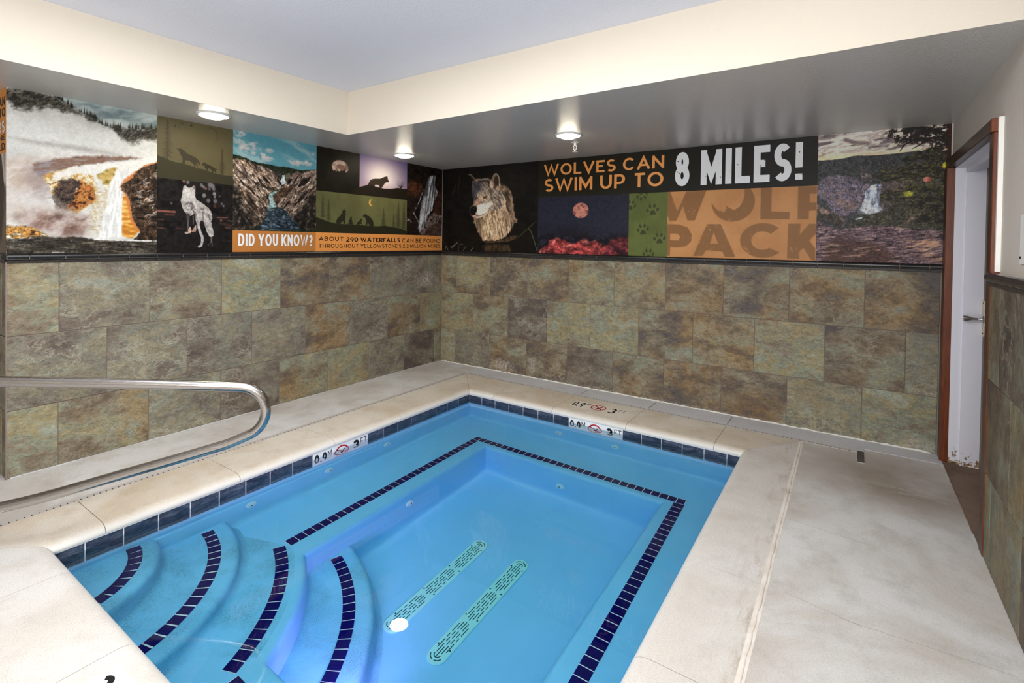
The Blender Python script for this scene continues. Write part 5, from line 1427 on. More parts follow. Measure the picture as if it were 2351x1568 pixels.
for k in range(16):
    b0_ = [(-0.695, 2.065)][0]
    P.put(dk, P.line([b0_, (b0_[0] + (rg.random() - 0.55) * 0.13, b0_[1] + 0.02 + rg.random() * 0.07)], 0.004, 0.003, 0.001) * 0.85)
pic(P, 'moon_and_sunset_picture', mural_l)

# ---- four wolves under a crescent moon
P = Pic(-1.779, -0.600, OZ, MZ, 0.0046, 0.0026, (104, 104, 64))
P.mottle(1 + 0 * P.A, [(98, 98, 62), (110, 110, 70)], 6, 6, 4)
blk = (44, 43, 30)
for x, y0, y1, w in ((150, 1215, 815, 60), (245, 1260, 910, 60), (1145, 1350, 1060, 56), (1312, 1370, 1130, 40), (1385, 1380, 945, 56), (1475, 1400, 950, 60)):
    pass
tr = [(-1.705, 1.684), (-1.708, 1.917), (-1.64, 1.661), (-1.642, 1.867), (-0.944, 1.631), (-0.947, 1.823), (-0.797, 1.623), (-0.799, 1.785), (-0.73, 1.618), (-0.735, 1.915), (-0.646, 1.607), (-0.651, 1.917)]
for k, w in enumerate((0.055, 0.055, 0.07, 0.05, 0.085, 0.09)):
    P.spruce(tr[2 * k], tr[2 * k + 1][1] - tr[2 * k][1], w, (56, 55, 38), 20 + k)
q = [(-1.112, 1.873), (-1.148, 1.871), (-1.116, 1.908)]
cr = P.ell(q[0], q[0][0] - q[1][0], q[2][1] - q[0][1]) - P.ell((q[0][0] + 0.022, q[0][1] + 0.003), q[0][0] - q[1][0], (q[2][1] - q[0][1]) * 0.95)
P.put((236, 178, 92), np.clip(cr, 0, 1))
P.put(blk, P.poly([(-1.785, 1.692), (-1.725, 1.677), (-1.636, 1.652), (-1.545, 1.635), (-1.414, 1.635), (-1.307, 1.634), (-1.181, 1.63), (-1.034, 1.628), (-0.914, 1.638), (-0.816, 1.626), (-0.698, 1.616), (-0.584, 1.581), (-0.582, 1.47), (-1.783, 1.458)], 0.003))
for B in ([(-1.548, 1.635), (-1.551, 1.664), (-1.535, 1.692), (-1.503, 1.718), (-1.485, 1.74), (-1.476, 1.771), (-1.456, 1.781), (-1.451, 1.79), (-1.446, 1.77), (-1.43, 1.766), (-1.443, 1.758), (-1.437, 1.737), (-1.444, 1.7), (-1.442, 1.639), (-1.458, 1.638), (-1.473, 1.668), (-1.502, 1.636)],
          [(-1.414, 1.637), (-1.399, 1.653), (-1.398, 1.677), (-1.384, 1.69), (-1.386, 1.712), (-1.376, 1.715), (-1.362, 1.702), (-1.365, 1.688), (-1.354, 1.654), (-1.346, 1.636), (-1.384, 1.636)],
          [(-1.304, 1.635), (-1.292, 1.66), (-1.265, 1.68), (-1.254, 1.701), (-1.242, 1.694), (-1.231, 1.675), (-1.246, 1.668), (-1.229, 1.637), (-1.253, 1.646), (-1.276, 1.636)],
          [(-1.23, 1.723), (-1.207, 1.743), (-1.195, 1.756), (-1.183, 1.741), (-1.142, 1.73), (-1.105, 1.703), (-1.084, 1.672), (-1.079, 1.63), (-1.133, 1.628), (-1.158, 1.662), (-1.169, 1.633), (-1.189, 1.632), (-1.178, 1.668), (-1.19, 1.706), (-1.207, 1.721)]):
    P.put((46, 44, 32), P.poly(B, 0.003))
pic(P, 'wolf_family_picture', mural_l)

# ---- waterfall in the corner
P = Pic(-0.600, -0.001, OZ, ZS, 0.0046, 0.0032, (26, 19, 16))
P.mottle(1 + 0 * P.A, [(14, 11, 10), (44, 32, 27), (24, 18, 16)], 14, 18, 5)
P.mottle(P.poly([(-0.602, 2.129), (-0.496, 2.161), (-0.375, 2.146), (-0.334, 2.107), (-0.374, 2.045), (-0.443, 1.997), (-0.6, 2.004)], 0.03, 0.03, 24) * 0.85, [(44, 26, 18), (120, 72, 46), (78, 48, 34)], 60, 30, 6, 0.5)
P.mottle(P.poly([(0.034, 2.158), (-0.033, 2.121), (-0.099, 2.048), (-0.13, 1.949), (-0.16, 1.843), (-0.127, 1.786), (0.041, 1.779)], 0.02, 0.02, 30) * 0.8, [(36, 20, 16), (100, 56, 42), (66, 40, 32)], 34, 34, 7)
P.mottle(P.poly([(0.041, 1.756), (-0.136, 1.682), (-0.284, 1.618), (-0.365, 1.544), (0.045, 1.552)], 0.01, 0.01), [(58, 42, 36), (92, 70, 62), (72, 54, 48)], 20, 14, 8, 0.6)
P.mottle(P.poly([(-0.16, 1.821), (-0.223, 1.773), (-0.275, 1.698), (-0.366, 1.601), (-0.396, 1.543), (-0.324, 1.559), (-0.263, 1.626), (-0.157, 1.673), (-0.004, 1.747), (-0.005, 1.792)], 0.012, 0.012), [(70, 56, 50), (150, 132, 124), (50, 38, 32)], 40, 30, 28)
fall = P.poly([(-0.232, 2.255), (-0.127, 2.275), (-0.139, 2.185), (-0.122, 2.127), (-0.077, 2.072), (-0.119, 1.994), (-0.161, 1.91), (-0.192, 1.841), (-0.255, 1.779), (-0.275, 1.698), (-0.325, 1.631), (-0.386, 1.579), (-0.422, 1.635), (-0.398, 1.715), (-0.38, 1.816), (-0.361, 1.917), (-0.332, 2.013), (-0.303, 2.124), (-0.263, 2.201)], 0.008, 0.014, 40, 9)
P.put((140, 142, 150), fall * 0.55)
P.put((226, 228, 236), fall * sstep(0.40, 0.62, P.n(46, 5, 10, 5, -0.16)))
P.put((228, 230, 236), P.poly([(-0.332, 2.013), (-0.28, 2.01), (-0.288, 1.865), (-0.327, 1.725), (-0.356, 1.616), (-0.407, 1.621), (-0.389, 1.758), (-0.361, 1.903)], 0.02) * 0.75)
for q in ([(-0.333, 2.078), (-0.373, 2.003), (-0.432, 1.884), (-0.49, 1.802), (-0.509, 1.766)], [(-0.49, 1.802), (-0.47, 1.775), (-0.429, 1.727), (-0.408, 1.686)], [(-0.363, 2.011), (-0.412, 1.914), (-0.481, 1.845)]):
    P.put((190, 192, 200), P.line(q, 0.012, 0.006, 0.005) * sstep(0.3, 0.6, P.n(50, 50, 12)))
P.put((180, 180, 184), P.poly([(-0.605, 1.747), (-0.528, 1.709), (-0.468, 1.69), (-0.527, 1.681), (-0.595, 1.706)], 0.006, 0.02, 60) * sstep(0.45, 0.6, P.n(60, 60, 13)))
P.shade(fall, 70, 12, 14, 0.70, 1.05, -0.16)
P.detail(0.5)
pic(P, 'waterfall_picture', mural_l)

# ---- orange fact strips
P = Pic(-2.556, -1.779, ZM0, OZ, 0.03, 0.03, (196, 128, 66))
o1 = pic(P, 'question_strip', mural_l)
P = Pic(-1.779, -0.001, ZM0, OZ, 0.03, 0.03, (242, 160, 84))
o2 = pic(P, 'fact_strip', mural_l)
mtext('DID YOU KNOW?', [(-2.51, 1.518), (-1.814, 1.415)], WHITE_INK, o1, mural_l, 0.165, 0.66, 0.11)
bx_ = [(-1.746, 1.507), (-1.466, 1.467), (-1.43, 1.505), (-0.701, 1.461), (-0.668, 1.505), (-0.034, 1.459), (-1.748, 1.438), (-0.035, 1.398)]
mtext('ABOUT', bx_[0:2], DARK_INK, o2, mural_l, 0.13, 1.0, 0.22)
mtext('290 WATERFALLS', bx_[2:4], DARK_INK, o2, mural_l, 0.2, 1.05, 0.14)
mtext('CAN BE FOUND', bx_[4:6], DARK_INK, o2, mural_l, 0.13, 1.0, 0.22)
mtext("THROUGHOUT YELLOWSTONE'S 2.2 MILLION ACRES", bx_[6:8], DARK_INK, o2, mural_l, 0.14, 1.0, 0.22)

# ================= back wall
# ---- wolf head in dark water
P = Pic(0.001, 1.375, ZM0, ZS, 0.0050, 0.0026, (22, 19, 16))
P.mottle(1 + 0 * P.A, [(15, 13, 12), (30, 26, 21), (20, 17, 15)], 8, 12, 3)
S_ = 7.127
for q, c in (([(0.158, 2.035), (0.213, 2.162)], (88, 84, 40)), ([(0.244, 2.05), (0.274, 2.269)], (78, 76, 38)), ([(1.125, 1.535), (1.251, 1.633), (1.336, 1.699)], (96, 96, 66)), ([(1.251, 1.63), (1.283, 1.613), (1.324, 1.52), (1.369, 1.394)], (130, 140, 104)),
             ([(0.051, 1.382), (0.07, 1.419), (0.1, 1.375)], (170, 160, 150)), ([(0.139, 1.406), (0.245, 1.459)], (160, 152, 142)), ([(0.159, 1.399), (0.188, 1.414), (0.244, 1.47)], (150, 142, 130)), ([(0.27, 1.371), (0.269, 1.426)], (120, 112, 104)), ([(0.332, 1.365), (0.387, 1.425)], (130, 124, 110)), ([(0.444, 1.36), (0.489, 1.405)], (170, 168, 166)), ([(0.269, 1.449), (0.331, 1.444)], (130, 118, 110))):
    P.put(c, P.line(q, 0.008, 0.004) * 0.9)
# log and reflection
P.mottle(P.poly([(0.642, 1.486), (0.868, 1.502), (0.961, 1.517), (1.043, 1.555), (1.112, 1.556), (1.093, 1.515), (0.97, 1.482), (0.695, 1.462)], 0.006, 0.008, 50), [(50, 38, 28), (124, 96, 70), (74, 56, 42)], 20, 60, 4, 0.1)
P.mottle(P.poly([(0.616, 1.446), (1.012, 1.455), (1.026, 1.373), (0.608, 1.36)], 0.012, 0.01, 40) * 0.85, [(44, 34, 26), (120, 94, 68), (66, 50, 38)], 26, 8, 5)
# body behind and shoulder
bd = P.poly([(0.856, 2.157), (0.924, 2.139), (0.992, 2.088), (1.026, 2.031), (1.044, 1.949), (1.054, 1.88), (1.072, 1.798), (1.081, 1.75), (1.113, 1.736), (1.106, 1.702), (1.065, 1.689), (1.041, 1.641), (1.018, 1.586), (0.864, 1.704), (0.842, 1.983)], 0.010, 0.014, 40, 6)
P.mottle(bd, [(56, 44, 36), (136, 112, 92), (92, 74, 60), (176, 144, 116)], 40, 18, 7, 0.4)
P.put((186, 152, 124), P.line([(1.031, 1.976), (1.045, 1.908), (1.063, 1.805), (1.073, 1.736)], 0.04, 0.03) * bd * 0.7)
P.put((48, 40, 38), P.line([(0.944, 2.007), (0.962, 1.91), (0.989, 1.827), (0.973, 1.772)], 0.05, 0.03) * 0.75)
# ruff
rf = P.poly([(0.492, 1.759), (0.565, 1.779), (0.689, 1.833), (0.74, 1.917), (0.91, 2.009), (0.945, 1.952), (0.955, 1.855), (0.998, 1.785), (1.015, 1.71), (1.025, 1.648), (1.001, 1.579), (0.952, 1.531), (0.868, 1.502), (0.782, 1.494), (0.712, 1.487), (0.624, 1.493), (0.596, 1.543), (0.55, 1.593), (0.531, 1.664), (0.502, 1.708)], 0.008, 0.02, 34, 8)
P.mottle(rf, [(96, 76, 58), (160, 134, 106), (190, 166, 136), (128, 102, 78), (180, 156, 128)], 34, 8, 9, 0.12, 5)
P.put((208, 186, 156), rf * sstep(0.50, 0.66, P.n(44, 7, 10, 5, 0.12)) * 0.4)
P.put((70, 54, 42), rf * sstep(0.56, 0.70, P.n(40, 8, 11, 5, 0.2)) * 0.65)
P.put((52, 42, 34), rf * P.poly([(0.492, 1.759), (0.601, 1.764), (0.638, 1.707), (0.604, 1.621), (0.641, 1.493), (0.57, 1.492), (0.495, 1.636)], 0.05) * 0.45)
P.put((60, 48, 42), rf * P.poly([(0.912, 1.87), (1.014, 1.771), (1.025, 1.648), (0.95, 1.662), (0.897, 1.773)], 0.04) * 0.45)
# head
hd = P.poly([(0.462, 2.193), (0.521, 2.211), (0.611, 2.216), (0.7, 2.215), (0.753, 2.177), (0.858, 2.094), (0.91, 2.023), (0.928, 1.953), (0.912, 1.884), (0.845, 1.844), (0.741, 1.853), (0.689, 1.805), (0.601, 1.764), (0.529, 1.754), (0.483, 1.766), (0.446, 1.795), (0.431, 1.839), (0.435, 1.883), (0.476, 1.914), (0.485, 1.953), (0.479, 1.997), (0.464, 2.055), (0.459, 2.121)], 0.008, 0.010, 50, 12)
P.mottle(hd, [(84, 74, 68), (150, 134, 120), (118, 104, 94), (174, 154, 134)], 44, 20, 13, 0.7)
P.shade(hd, 110, 24, 14, 0.65, 1.22, 0.6)
P.put((44, 44, 52), hd * P.poly([(0.448, 2.193), (0.558, 2.194), (0.63, 2.134), (0.596, 2.078), (0.542, 2.038), (0.507, 1.96), (0.481, 1.903), (0.435, 1.883), (0.432, 2.071)], 0.05, 0.02, 30) * 0.85)
P.put((26, 24, 26), P.poly([(0.594, 2.2), (0.7, 2.201), (0.735, 2.17), (0.719, 2.129), (0.674, 2.167), (0.594, 2.171), (0.522, 2.182)], 0.015, 0.012) * 0.8)
P.put((36, 34, 38), P.poly([(0.396, 2.029), (0.478, 2.055), (0.489, 1.939), (0.454, 1.882), (0.417, 1.883), (0.351, 1.929)], 0.05) * 0.5)
P.put((168, 128, 104), hd * P.poly([(0.481, 1.91), (0.525, 1.966), (0.597, 2.021), (0.633, 1.991), (0.598, 1.95), (0.535, 1.909), (0.499, 1.895)], 0.014) * 0.75)
P.put((212, 200, 184), hd * P.poly([(0.536, 1.902), (0.598, 1.928), (0.687, 1.933), (0.757, 1.959), (0.775, 1.916), (0.723, 1.875), (0.689, 1.812), (0.601, 1.775), (0.547, 1.786), (0.537, 1.844)], 0.018, 0.01) * 0.9)
P.put((196, 176, 152), hd * P.poly([(0.56, 2.037), (0.632, 2.048), (0.721, 2.002), (0.74, 1.931), (0.687, 1.933), (0.633, 1.956), (0.579, 1.993)], 0.03) * 0.6)
P.put((70, 60, 54), P.line([(0.686, 1.975), (0.739, 1.959), (0.826, 1.914)], 0.03, 0.03) * 0.35)
# ears
P.mottle(P.poly([(0.718, 2.157), (0.743, 2.212), (0.777, 2.256), (0.807, 2.264), (0.838, 2.241), (0.86, 2.184), (0.866, 2.122), (0.849, 2.074), (0.815, 2.075), (0.754, 2.106), (0.719, 2.129)], 0.006, 0.005, 60), [(150, 124, 100), (196, 170, 142), (110, 90, 76)], 40, 16, 15, 0.4)
P.put((58, 44, 38), P.poly([(0.772, 2.098), (0.779, 2.168), (0.795, 2.23), (0.812, 2.247), (0.843, 2.213), (0.852, 2.15), (0.831, 2.123), (0.798, 2.09)], 0.010) * 0.85)
P.put((222, 200, 172), P.line([(0.786, 2.255), (0.81, 2.262), (0.842, 2.234), (0.86, 2.178), (0.864, 2.108)], 0.012, 0.005))
P.put((160, 136, 116), P.line([(0.41, 2.277), (0.438, 2.272), (0.475, 2.235), (0.521, 2.197)], 0.014, 0.006, 0.03) * 0.9)
P.put((40, 34, 34), P.poly([(0.447, 2.259), (0.503, 2.212), (0.54, 2.185), (0.467, 2.192)], 0.010) * 0.6)
P.put((176, 146, 124), P.line([(0.521, 2.207), (0.611, 2.216), (0.7, 2.211)], 0.016, 0.012) * sstep(0.3, 0.6, P.n(120, 60, 16)) * 0.7)
# eye, nose, mouth
P.put((40, 30, 26), P.poly([(0.619, 1.992), (0.637, 2.009), (0.668, 2.015), (0.693, 2.003), (0.677, 1.986), (0.646, 1.982)], 0.005))
P.put((120, 72, 36), P.ell([(0.658, 1.999)][0], 0.018, 0.011, 0.004)); P.put((8, 6, 6), P.ell([(0.657, 1.999)][0], 0.009, 0.007, 0.003))
P.put((230, 224, 214), P.ell([(0.664, 2.003)][0], 0.004, 0.0028, 0.002))
P.put((14, 12, 13), P.poly([(0.444, 1.882), (0.481, 1.899), (0.527, 1.891), (0.541, 1.865), (0.532, 1.83), (0.514, 1.812), (0.528, 1.794), (0.483, 1.784), (0.446, 1.803), (0.431, 1.839)], 0.006))
P.put((66, 62, 64), P.ell([(0.495, 1.874)][0], 0.018, 0.008, 0.006) * 0.6)
P.put((30, 24, 24), P.line([(0.528, 1.787), (0.601, 1.785), (0.671, 1.813)], 0.008, 0.005) * 0.6)
P.put((204, 120, 116), P.poly([(0.469, 1.784), (0.501, 1.793), (0.536, 1.79), (0.51, 1.776), (0.483, 1.773)], 0.004))
P.put((196, 178, 156), hd * P.line([(0.547, 1.761), (0.619, 1.771), (0.68, 1.802)], 0.016, 0.010) * 0.8)
fig = np.clip(hd + rf + 0.6 * bd, 0, 1)[..., None]
P.I = P.I * (0.82 + 0.53 * fig)
P.detail(0.35, fig[..., 0])
pic(P, 'wolf_head_picture', mural_b)

# ---- dark banner with the big words
BZ = 1.966
P = Pic(1.375, 3.960, BZ, ZS, 0.02, 0.006, (34, 31, 22))
P.put((28, 26, 24), sstep(2.0, 3.6, P.A) * 0.8)
P.put((46, 42, 28), sstep(2.02, 1.96, P.Z) * 0.5 * (P.A < 2.4))
ban = pic(P, 'banner', mural_b)
bb = [(1.448, 2.316), (2.74, 2.194), (1.451, 2.149), (2.732, 2.019)]
def fitbox(l, r):
    return l, r
w1 = [(1.445, 2.315), (1.488, 2.193), (2.735, 2.312), (2.737, 2.194), (1.453, 2.168), (1.456, 2.027), (2.73, 2.153), (2.73, 2.021)]
mtext('WOLVES CAN', ((w1[0][0], (w1[0][1] + w1[2][1]) / 2), (w1[2][0], (w1[1][1] + w1[3][1]) / 2)), ORANGE_INK, ban, mural_b, 0.168, 1.0, 0.15)
mtext('SWIM UP TO', ((w1[4][0], (w1[4][1] + w1[6][1]) / 2), (w1[6][0], (w1[5][1] + w1[7][1]) / 2)), ORANGE_INK, ban, mural_b, 0.168, 1.0, 0.15)
w2 = [(2.836, 2.33), (2.917, 2.013), (3.855, 2.317), (3.83, 2.015)]
mtext('8 MILES!', ((w2[0][0], (w2[0][1] + w2[2][1]) / 2), (w2[2][0], (w2[1][1] + w2[3][1]) / 2)), WHITE_INK, ban, mural_b, 0.195, 0.76, 0.11)
rg = random.Random(9)
sp_ = MB()
for k in range(26):
    a = w2[0][0] + rg.random() * (w2[2][0] - w2[0][0]); z = 2.03 + rg.random() * 0.27; r_ = 0.002 + rg.random() * 0.004
    n_ = 7; b0 = [(a + r_ * math.cos(6.283 * i / n_) * (0.7 + 0.6 * rg.random()), -0.0009, z + r_ * math.sin(6.283 * i / n_)) for i in range(n_)]
    sp_.add(b0, [tuple(range(n_))])
o = link('wear_specks', mesh('wear_specks', sp_.v, sp_.f), DARK_INK, ban); o.matrix_parent_inverse = TI(ban)

# ---- red moon over lit clouds
P = Pic(1.375, 2.400, ZM0, BZ, 0.0042, 0.0032, (40, 42, 58))
P.put((36, 34, 46), sstep(1.75, 1.45, P.Z))
P.mottle(0.25 + 0 * P.A, [(34, 35, 48), (48, 50, 68)], 40, 40, 3)
q = [(1.884, 1.816), (1.794, 1.818), (1.974, 1.814), (1.883, 1.895)]
ra = (q[2][0] - q[1][0]) / 2; rz = q[3][1] - q[0][1]
mo = P.ell(q[0], ra, rz)
P.mottle(mo, [(120, 62, 62), (196, 124, 112), (214, 146, 126), (134, 72, 70)], 11, 12, 31)
P.mottle(P.poly([(1.4, 1.404), (1.464, 1.427), (1.502, 1.461), (1.526, 1.506), (1.589, 1.528), (1.676, 1.524), (1.725, 1.492), (1.81, 1.466), (1.88, 1.515), (1.95, 1.526), (2.008, 1.5), (2.076, 1.511), (2.144, 1.47), (2.189, 1.43), (2.224, 1.348), (1.375, 1.324)], 0.014, 0.022, 24, 5), [(96, 36, 44), (206, 90, 88), (168, 62, 66), (224, 116, 106)], 12, 18, 6)
P.mottle(P.poly([(2.145, 1.419), (2.209, 1.523), (2.274, 1.539), (2.339, 1.534), (2.402, 1.55), (2.406, 1.333), (2.125, 1.325)], 0.014, 0.022, 24, 7) * 0.9, [(58, 24, 34), (112, 44, 52), (140, 56, 58)], 12, 16, 8)
cl = sstep(1.60, 1.54, P.Z)
P.shade(cl, 16, 24, 44, 0.55, 1.22); P.shade(cl, 44, 54, 45, 0.72, 1.15)
P.put((30, 26, 36), P.poly([(1.525, 1.55), (1.649, 1.638), (1.83, 1.659), (2.007, 1.574), (2.076, 1.522), (1.833, 1.53)], 0.05, 0.03) * 0.6)
P.detail(0.3)
pic(P, 'red_moon_picture', mural_b)

# ---- paw prints on green
P = Pic(2.400, 2.774, ZM0, BZ, 0.0032, 0.0028, (98, 108, 56))
P.mottle(1 + 0 * P.A, [(92, 102, 52), (104, 114, 60)], 8, 8, 3)
pw = (66, 70, 42)
def paw(toes, pad, claws=()):
    for (c, ra_, rz_, r_) in toes: P.put(pw, P.ell(c, ra_, rz_, None, r_))
    P.put(pw, P.poly(pad, 0.004, 0.002))
for cx_, cy_, s, r_ in ((405, 925, 1.0, 0.1), (312, 1110, 0.98, 0.1), (470, 1195, 0.95, 0.05), (300, 765, 0.95, 3.5), (195, 880, 0.9, -0.2), (365, 1345, 0.9, 0.0)):
    c = Vector([(2.633, 1.794), (2.542, 1.609), (2.703, 1.525), (2.523, 1.958), (2.415, 1.845), (2.6, 1.374)][[405, 312, 470, 300, 195, 365].index(cx_)])
    k = 0.062 * s
    R_ = lambda x, z: (c[0] + k * (x * math.cos(r_) - z * math.sin(r_)), c[1] + k * (x * math.sin(r_) + z * math.cos(r_)))
    for x, z, rr__ in ((-0.78, 0.15, 0.5), (-0.34, 0.72, 0.15), (0.34, 0.72, -0.15), (0.78, 0.15, -0.5)):
        P.put(pw, P.ell(R_(x, z), k * 0.20, k * 0.30, None, r_ + rr__))
        P.put(pw, P.line([R_(x * 1.05, z + 0.42), R_(x * 1.1, z + 0.56)], k * 0.07))
    P.put(pw, P.poly([R_(x, z) for x, z in ((-0.5, -0.55), (-0.42, -0.25), (-0.15, 0.1), (0.15, 0.1), (0.42, -0.25), (0.5, -0.55), (0.2, -0.66), (0, -0.55), (-0.2, -0.66))], 0.004))
pic(P, 'paw_print_panel', mural_b)

# ---- wolf pack lettering on orange
P = Pic(2.774, 3.960, ZM0, BZ, 0.0040, 0.0030, (206, 146, 92))
P.mottle(1 + 0 * P.A, [(200, 140, 88), (212, 152, 98)], 8, 8, 3)
br_ = np.array((150, 106, 66)); M_ = np.zeros(P.A.shape)
for B in ([(2.754, 1.968), (2.798, 1.966), (2.829, 1.872), (2.864, 1.788), (2.941, 1.964), (3.115, 1.961), (3.02, 1.699), (2.955, 1.7), (2.913, 1.831), (2.856, 1.698), (2.793, 1.699), (2.727, 1.865)],
          [(3.554, 1.973), (3.636, 1.969), (3.636, 1.767), (3.771, 1.759), (3.769, 1.699), (3.554, 1.702)],
          [(3.827, 1.968), (3.959, 1.961), (3.957, 1.901), (3.91, 1.903), (3.909, 1.832), (3.958, 1.831), (3.956, 1.768), (3.907, 1.767), (3.906, 1.697), (3.827, 1.7)],
          [(2.73, 1.668), (2.876, 1.665), (2.957, 1.638), (2.998, 1.571), (2.992, 1.509), (2.946, 1.465), (2.88, 1.452), (2.805, 1.453), (2.803, 1.374), (2.736, 1.373)],
          [(3.126, 1.665), (3.241, 1.664), (3.366, 1.379), (3.281, 1.376), (3.258, 1.422), (3.117, 1.43), (3.095, 1.382), (3.011, 1.378)],
          [(3.762, 1.663), (3.85, 1.663), (3.846, 1.574), (3.911, 1.661), (3.965, 1.66), (3.967, 1.591), (3.913, 1.527), (3.955, 1.465), (3.957, 1.363), (3.927, 1.375), (3.874, 1.467), (3.845, 1.437), (3.846, 1.377), (3.758, 1.379)]):
    M_ = np.maximum(M_, P.poly(B, 0.004))
for B in ([(2.802, 1.58), (2.868, 1.58), (2.895, 1.551), (2.879, 1.517), (2.804, 1.521)], [(3.185, 1.59), (3.222, 1.493), (3.154, 1.492)]):
    M_ = M_ * (1 - P.poly(B, 0.004))
# C of PACK
cc_ = [(1445, 1205)]
c = [(3.573, 1.524), (3.401, 1.522), (3.57, 1.67), (3.488, 1.523), (3.572, 1.601)]
ring = P.ell(c[0], c[0][0] - c[1][0], c[2][1] - c[0][1]) - P.ell(c[0], c[0][0] - c[3][0], c[4][1] - c[0][1])
ring = ring * (1 - P.poly([(3.593, 1.524), (3.616, 1.564), (3.686, 1.621), (3.77, 1.634), (3.774, 1.418), (3.688, 1.433), (3.626, 1.463)], 0.004))
M_ = np.maximum(M_, ring)
# moon shaped O of WOLF with a howling wolf on its edge
c = [(3.336, 1.857), (3.162, 1.863), (3.332, 2.029), (3.289, 1.93)]
moon_ = P.ell(c[0], c[0][0] - c[1][0], c[2][1] - c[0][1]) * (1 - P.ell(c[3], (c[0][0] - c[1][0]) * 0.80, (c[2][1] - c[0][1]) * 0.98))
moon_ = np.maximum(moon_, P.poly([(3.212, 1.762), (3.247, 1.784), (3.254, 1.766), (3.273, 1.775), (3.286, 1.802), (3.274, 1.828), (3.294, 1.815), (3.316, 1.801), (3.35, 1.784), (3.379, 1.809), (3.385, 1.781), (3.4, 1.817), (3.418, 1.798), (3.449, 1.834), (3.476, 1.743), (3.385, 1.699), (3.274, 1.71)], 0.004) * P.ell(c[0], c[0][0] - c[1][0], c[2][1] - c[0][1]))
M_ = np.maximum(M_, moon_)
wearm = sstep(0.66, 0.72, P.n(60, 60, 5)) * sstep(0.5, 0.7, P.n(9, 9, 6))
P.put(br_, M_ * (1 - wearm * 0.7))
pic(P, 'wolf_pack_panel', mural_b)

# ---- river falls at dusk
P = Pic(3.960, 4.766, ZM0, ZS, 0.0026, 0.0030, (60, 56, 60))
sky = P.poly([(3.951, 2.396), (4.787, 2.377), (4.791, 2.171), (4.557, 2.185), (4.419, 2.176), (4.304, 2.175), (4.198, 2.181), (4.125, 2.165), (4.02, 2.158), (3.956, 2.163)], 0.004)
P.put((228, 206, 172), sky); P.put((232, 214, 170), sky * sstep(2.16, 2.12, P.Z) * 0.5); P.put((200, 160, 120), sky * sstep(2.145, 2.10, P.Z) * 0.6)
P.mottle(sky * sstep(2.17, 2.23, P.Z), [(112, 104, 110), (226, 206, 186), (236, 220, 204), (170, 156, 154), (236, 220, 204), (126, 116, 120)], 5, 20, 4, 0.12, 6)
for q, w in (([(4.141, 2.31), (4.196, 2.282), (4.279, 2.271)], 0.03), ([(4.297, 2.24), (4.338, 2.239), (4.406, 2.241)], 0.018), ([(3.972, 2.342), (4.06, 2.347)], 0.03)):
    P.put((92, 84, 88), P.line(q, w, 0.012) * 0.7)
hl = P.poly([(3.956, 2.162), (4.02, 2.162), (4.125, 2.165), (4.198, 2.182), (4.304, 2.175), (4.408, 2.174), (4.53, 2.177), (4.584, 2.183), (4.791, 2.171), (4.804, 1.573), (3.968, 1.569)], 0.004, 0.005, 90)
P.mottle(hl, [(44, 46, 46), (84, 84, 84), (58, 58, 60), (70, 70, 74)], 70, 90, 5)
P.mottle(P.poly([(3.959, 1.99), (4.035, 2.038), (4.103, 2.041), (4.189, 2.014), (4.262, 1.974), (4.303, 1.95), (4.275, 1.901), (4.247, 1.816), (4.218, 1.773), (4.183, 1.745), (4.135, 1.709), (4.072, 1.747), (4.007, 1.853), (3.961, 1.9)], 0.012, 0.016, 40, 6), [(70, 66, 80), (136, 128, 142), (94, 86, 96), (120, 104, 104)], 70, 50, 7, 0.5)
P.mottle(P.poly([(4.241, 2.091), (4.284, 2.045), (4.319, 2.007), (4.309, 1.964), (4.267, 1.974), (4.237, 2.033)], 0.01, 0.01, 60) * 0.8, [(70, 64, 66), (140, 126, 124)], 50, 50, 8)
P.mottle(P.poly([(3.956, 1.81), (4.04, 1.763), (4.11, 1.717), (4.159, 1.687), (4.136, 1.643), (3.958, 1.735)], 0.012, 0.014) * 0.9, [(120, 96, 88), (156, 132, 120), (96, 78, 70)], 30, 40, 9, -0.5)
P.mottle(P.poly([(4.07, 1.866), (4.15, 1.841), (4.236, 1.795), (4.206, 1.759), (4.133, 1.79)], 0.02, 0.014) * 0.7, [(120, 100, 96), (150, 124, 112)], 30, 40, 10)
P.mottle(P.poly([(3.97, 1.757), (4.072, 1.733), (4.148, 1.673), (4.136, 1.636), (3.959, 1.682)], 0.012, 0.02, 40) * 0.8, [(44, 44, 40), (80, 74, 66), (40, 38, 36)], 50, 60, 11)
P.mottle(P.poly([(4.366, 1.968), (4.478, 2.018), (4.534, 1.973), (4.482, 1.816), (4.371, 1.763), (4.362, 1.883)], 0.02, 0.02) * 0.8, [(78, 68, 68), (128, 110, 106), (92, 80, 78)], 40, 30, 12)
fl = P.poly([(4.309, 1.951), (4.372, 1.957), (4.362, 1.883), (4.359, 1.784), (4.382, 1.762), (4.336, 1.742), (4.296, 1.732), (4.248, 1.765), (4.264, 1.837), (4.278, 1.901)], 0.006, 0.006, 60, 7)
P.put((168, 180, 208), fl); P.put((226, 232, 242), fl * sstep(0.38, 0.6, P.n(60, 10, 13, 5, -0.1)))
P.put((70, 72, 84), fl * sstep(0.62, 0.7, P.n(60, 8, 14, 4, -0.05)) * 0.7)
P.put((206, 210, 222), P.ell([(4.307, 1.76)][0], 0.06, 0.03, 0.02) * 0.75)
gy = P.poly([(4.154, 1.636), (4.208, 1.694), (4.255, 1.722), (4.313, 1.728), (4.393, 1.762), (4.46, 1.802), (4.536, 1.849), (4.798, 1.865), (4.803, 1.586), (4.486, 1.634), (4.315, 1.642)], 0.010, 0.014, 60, 15)
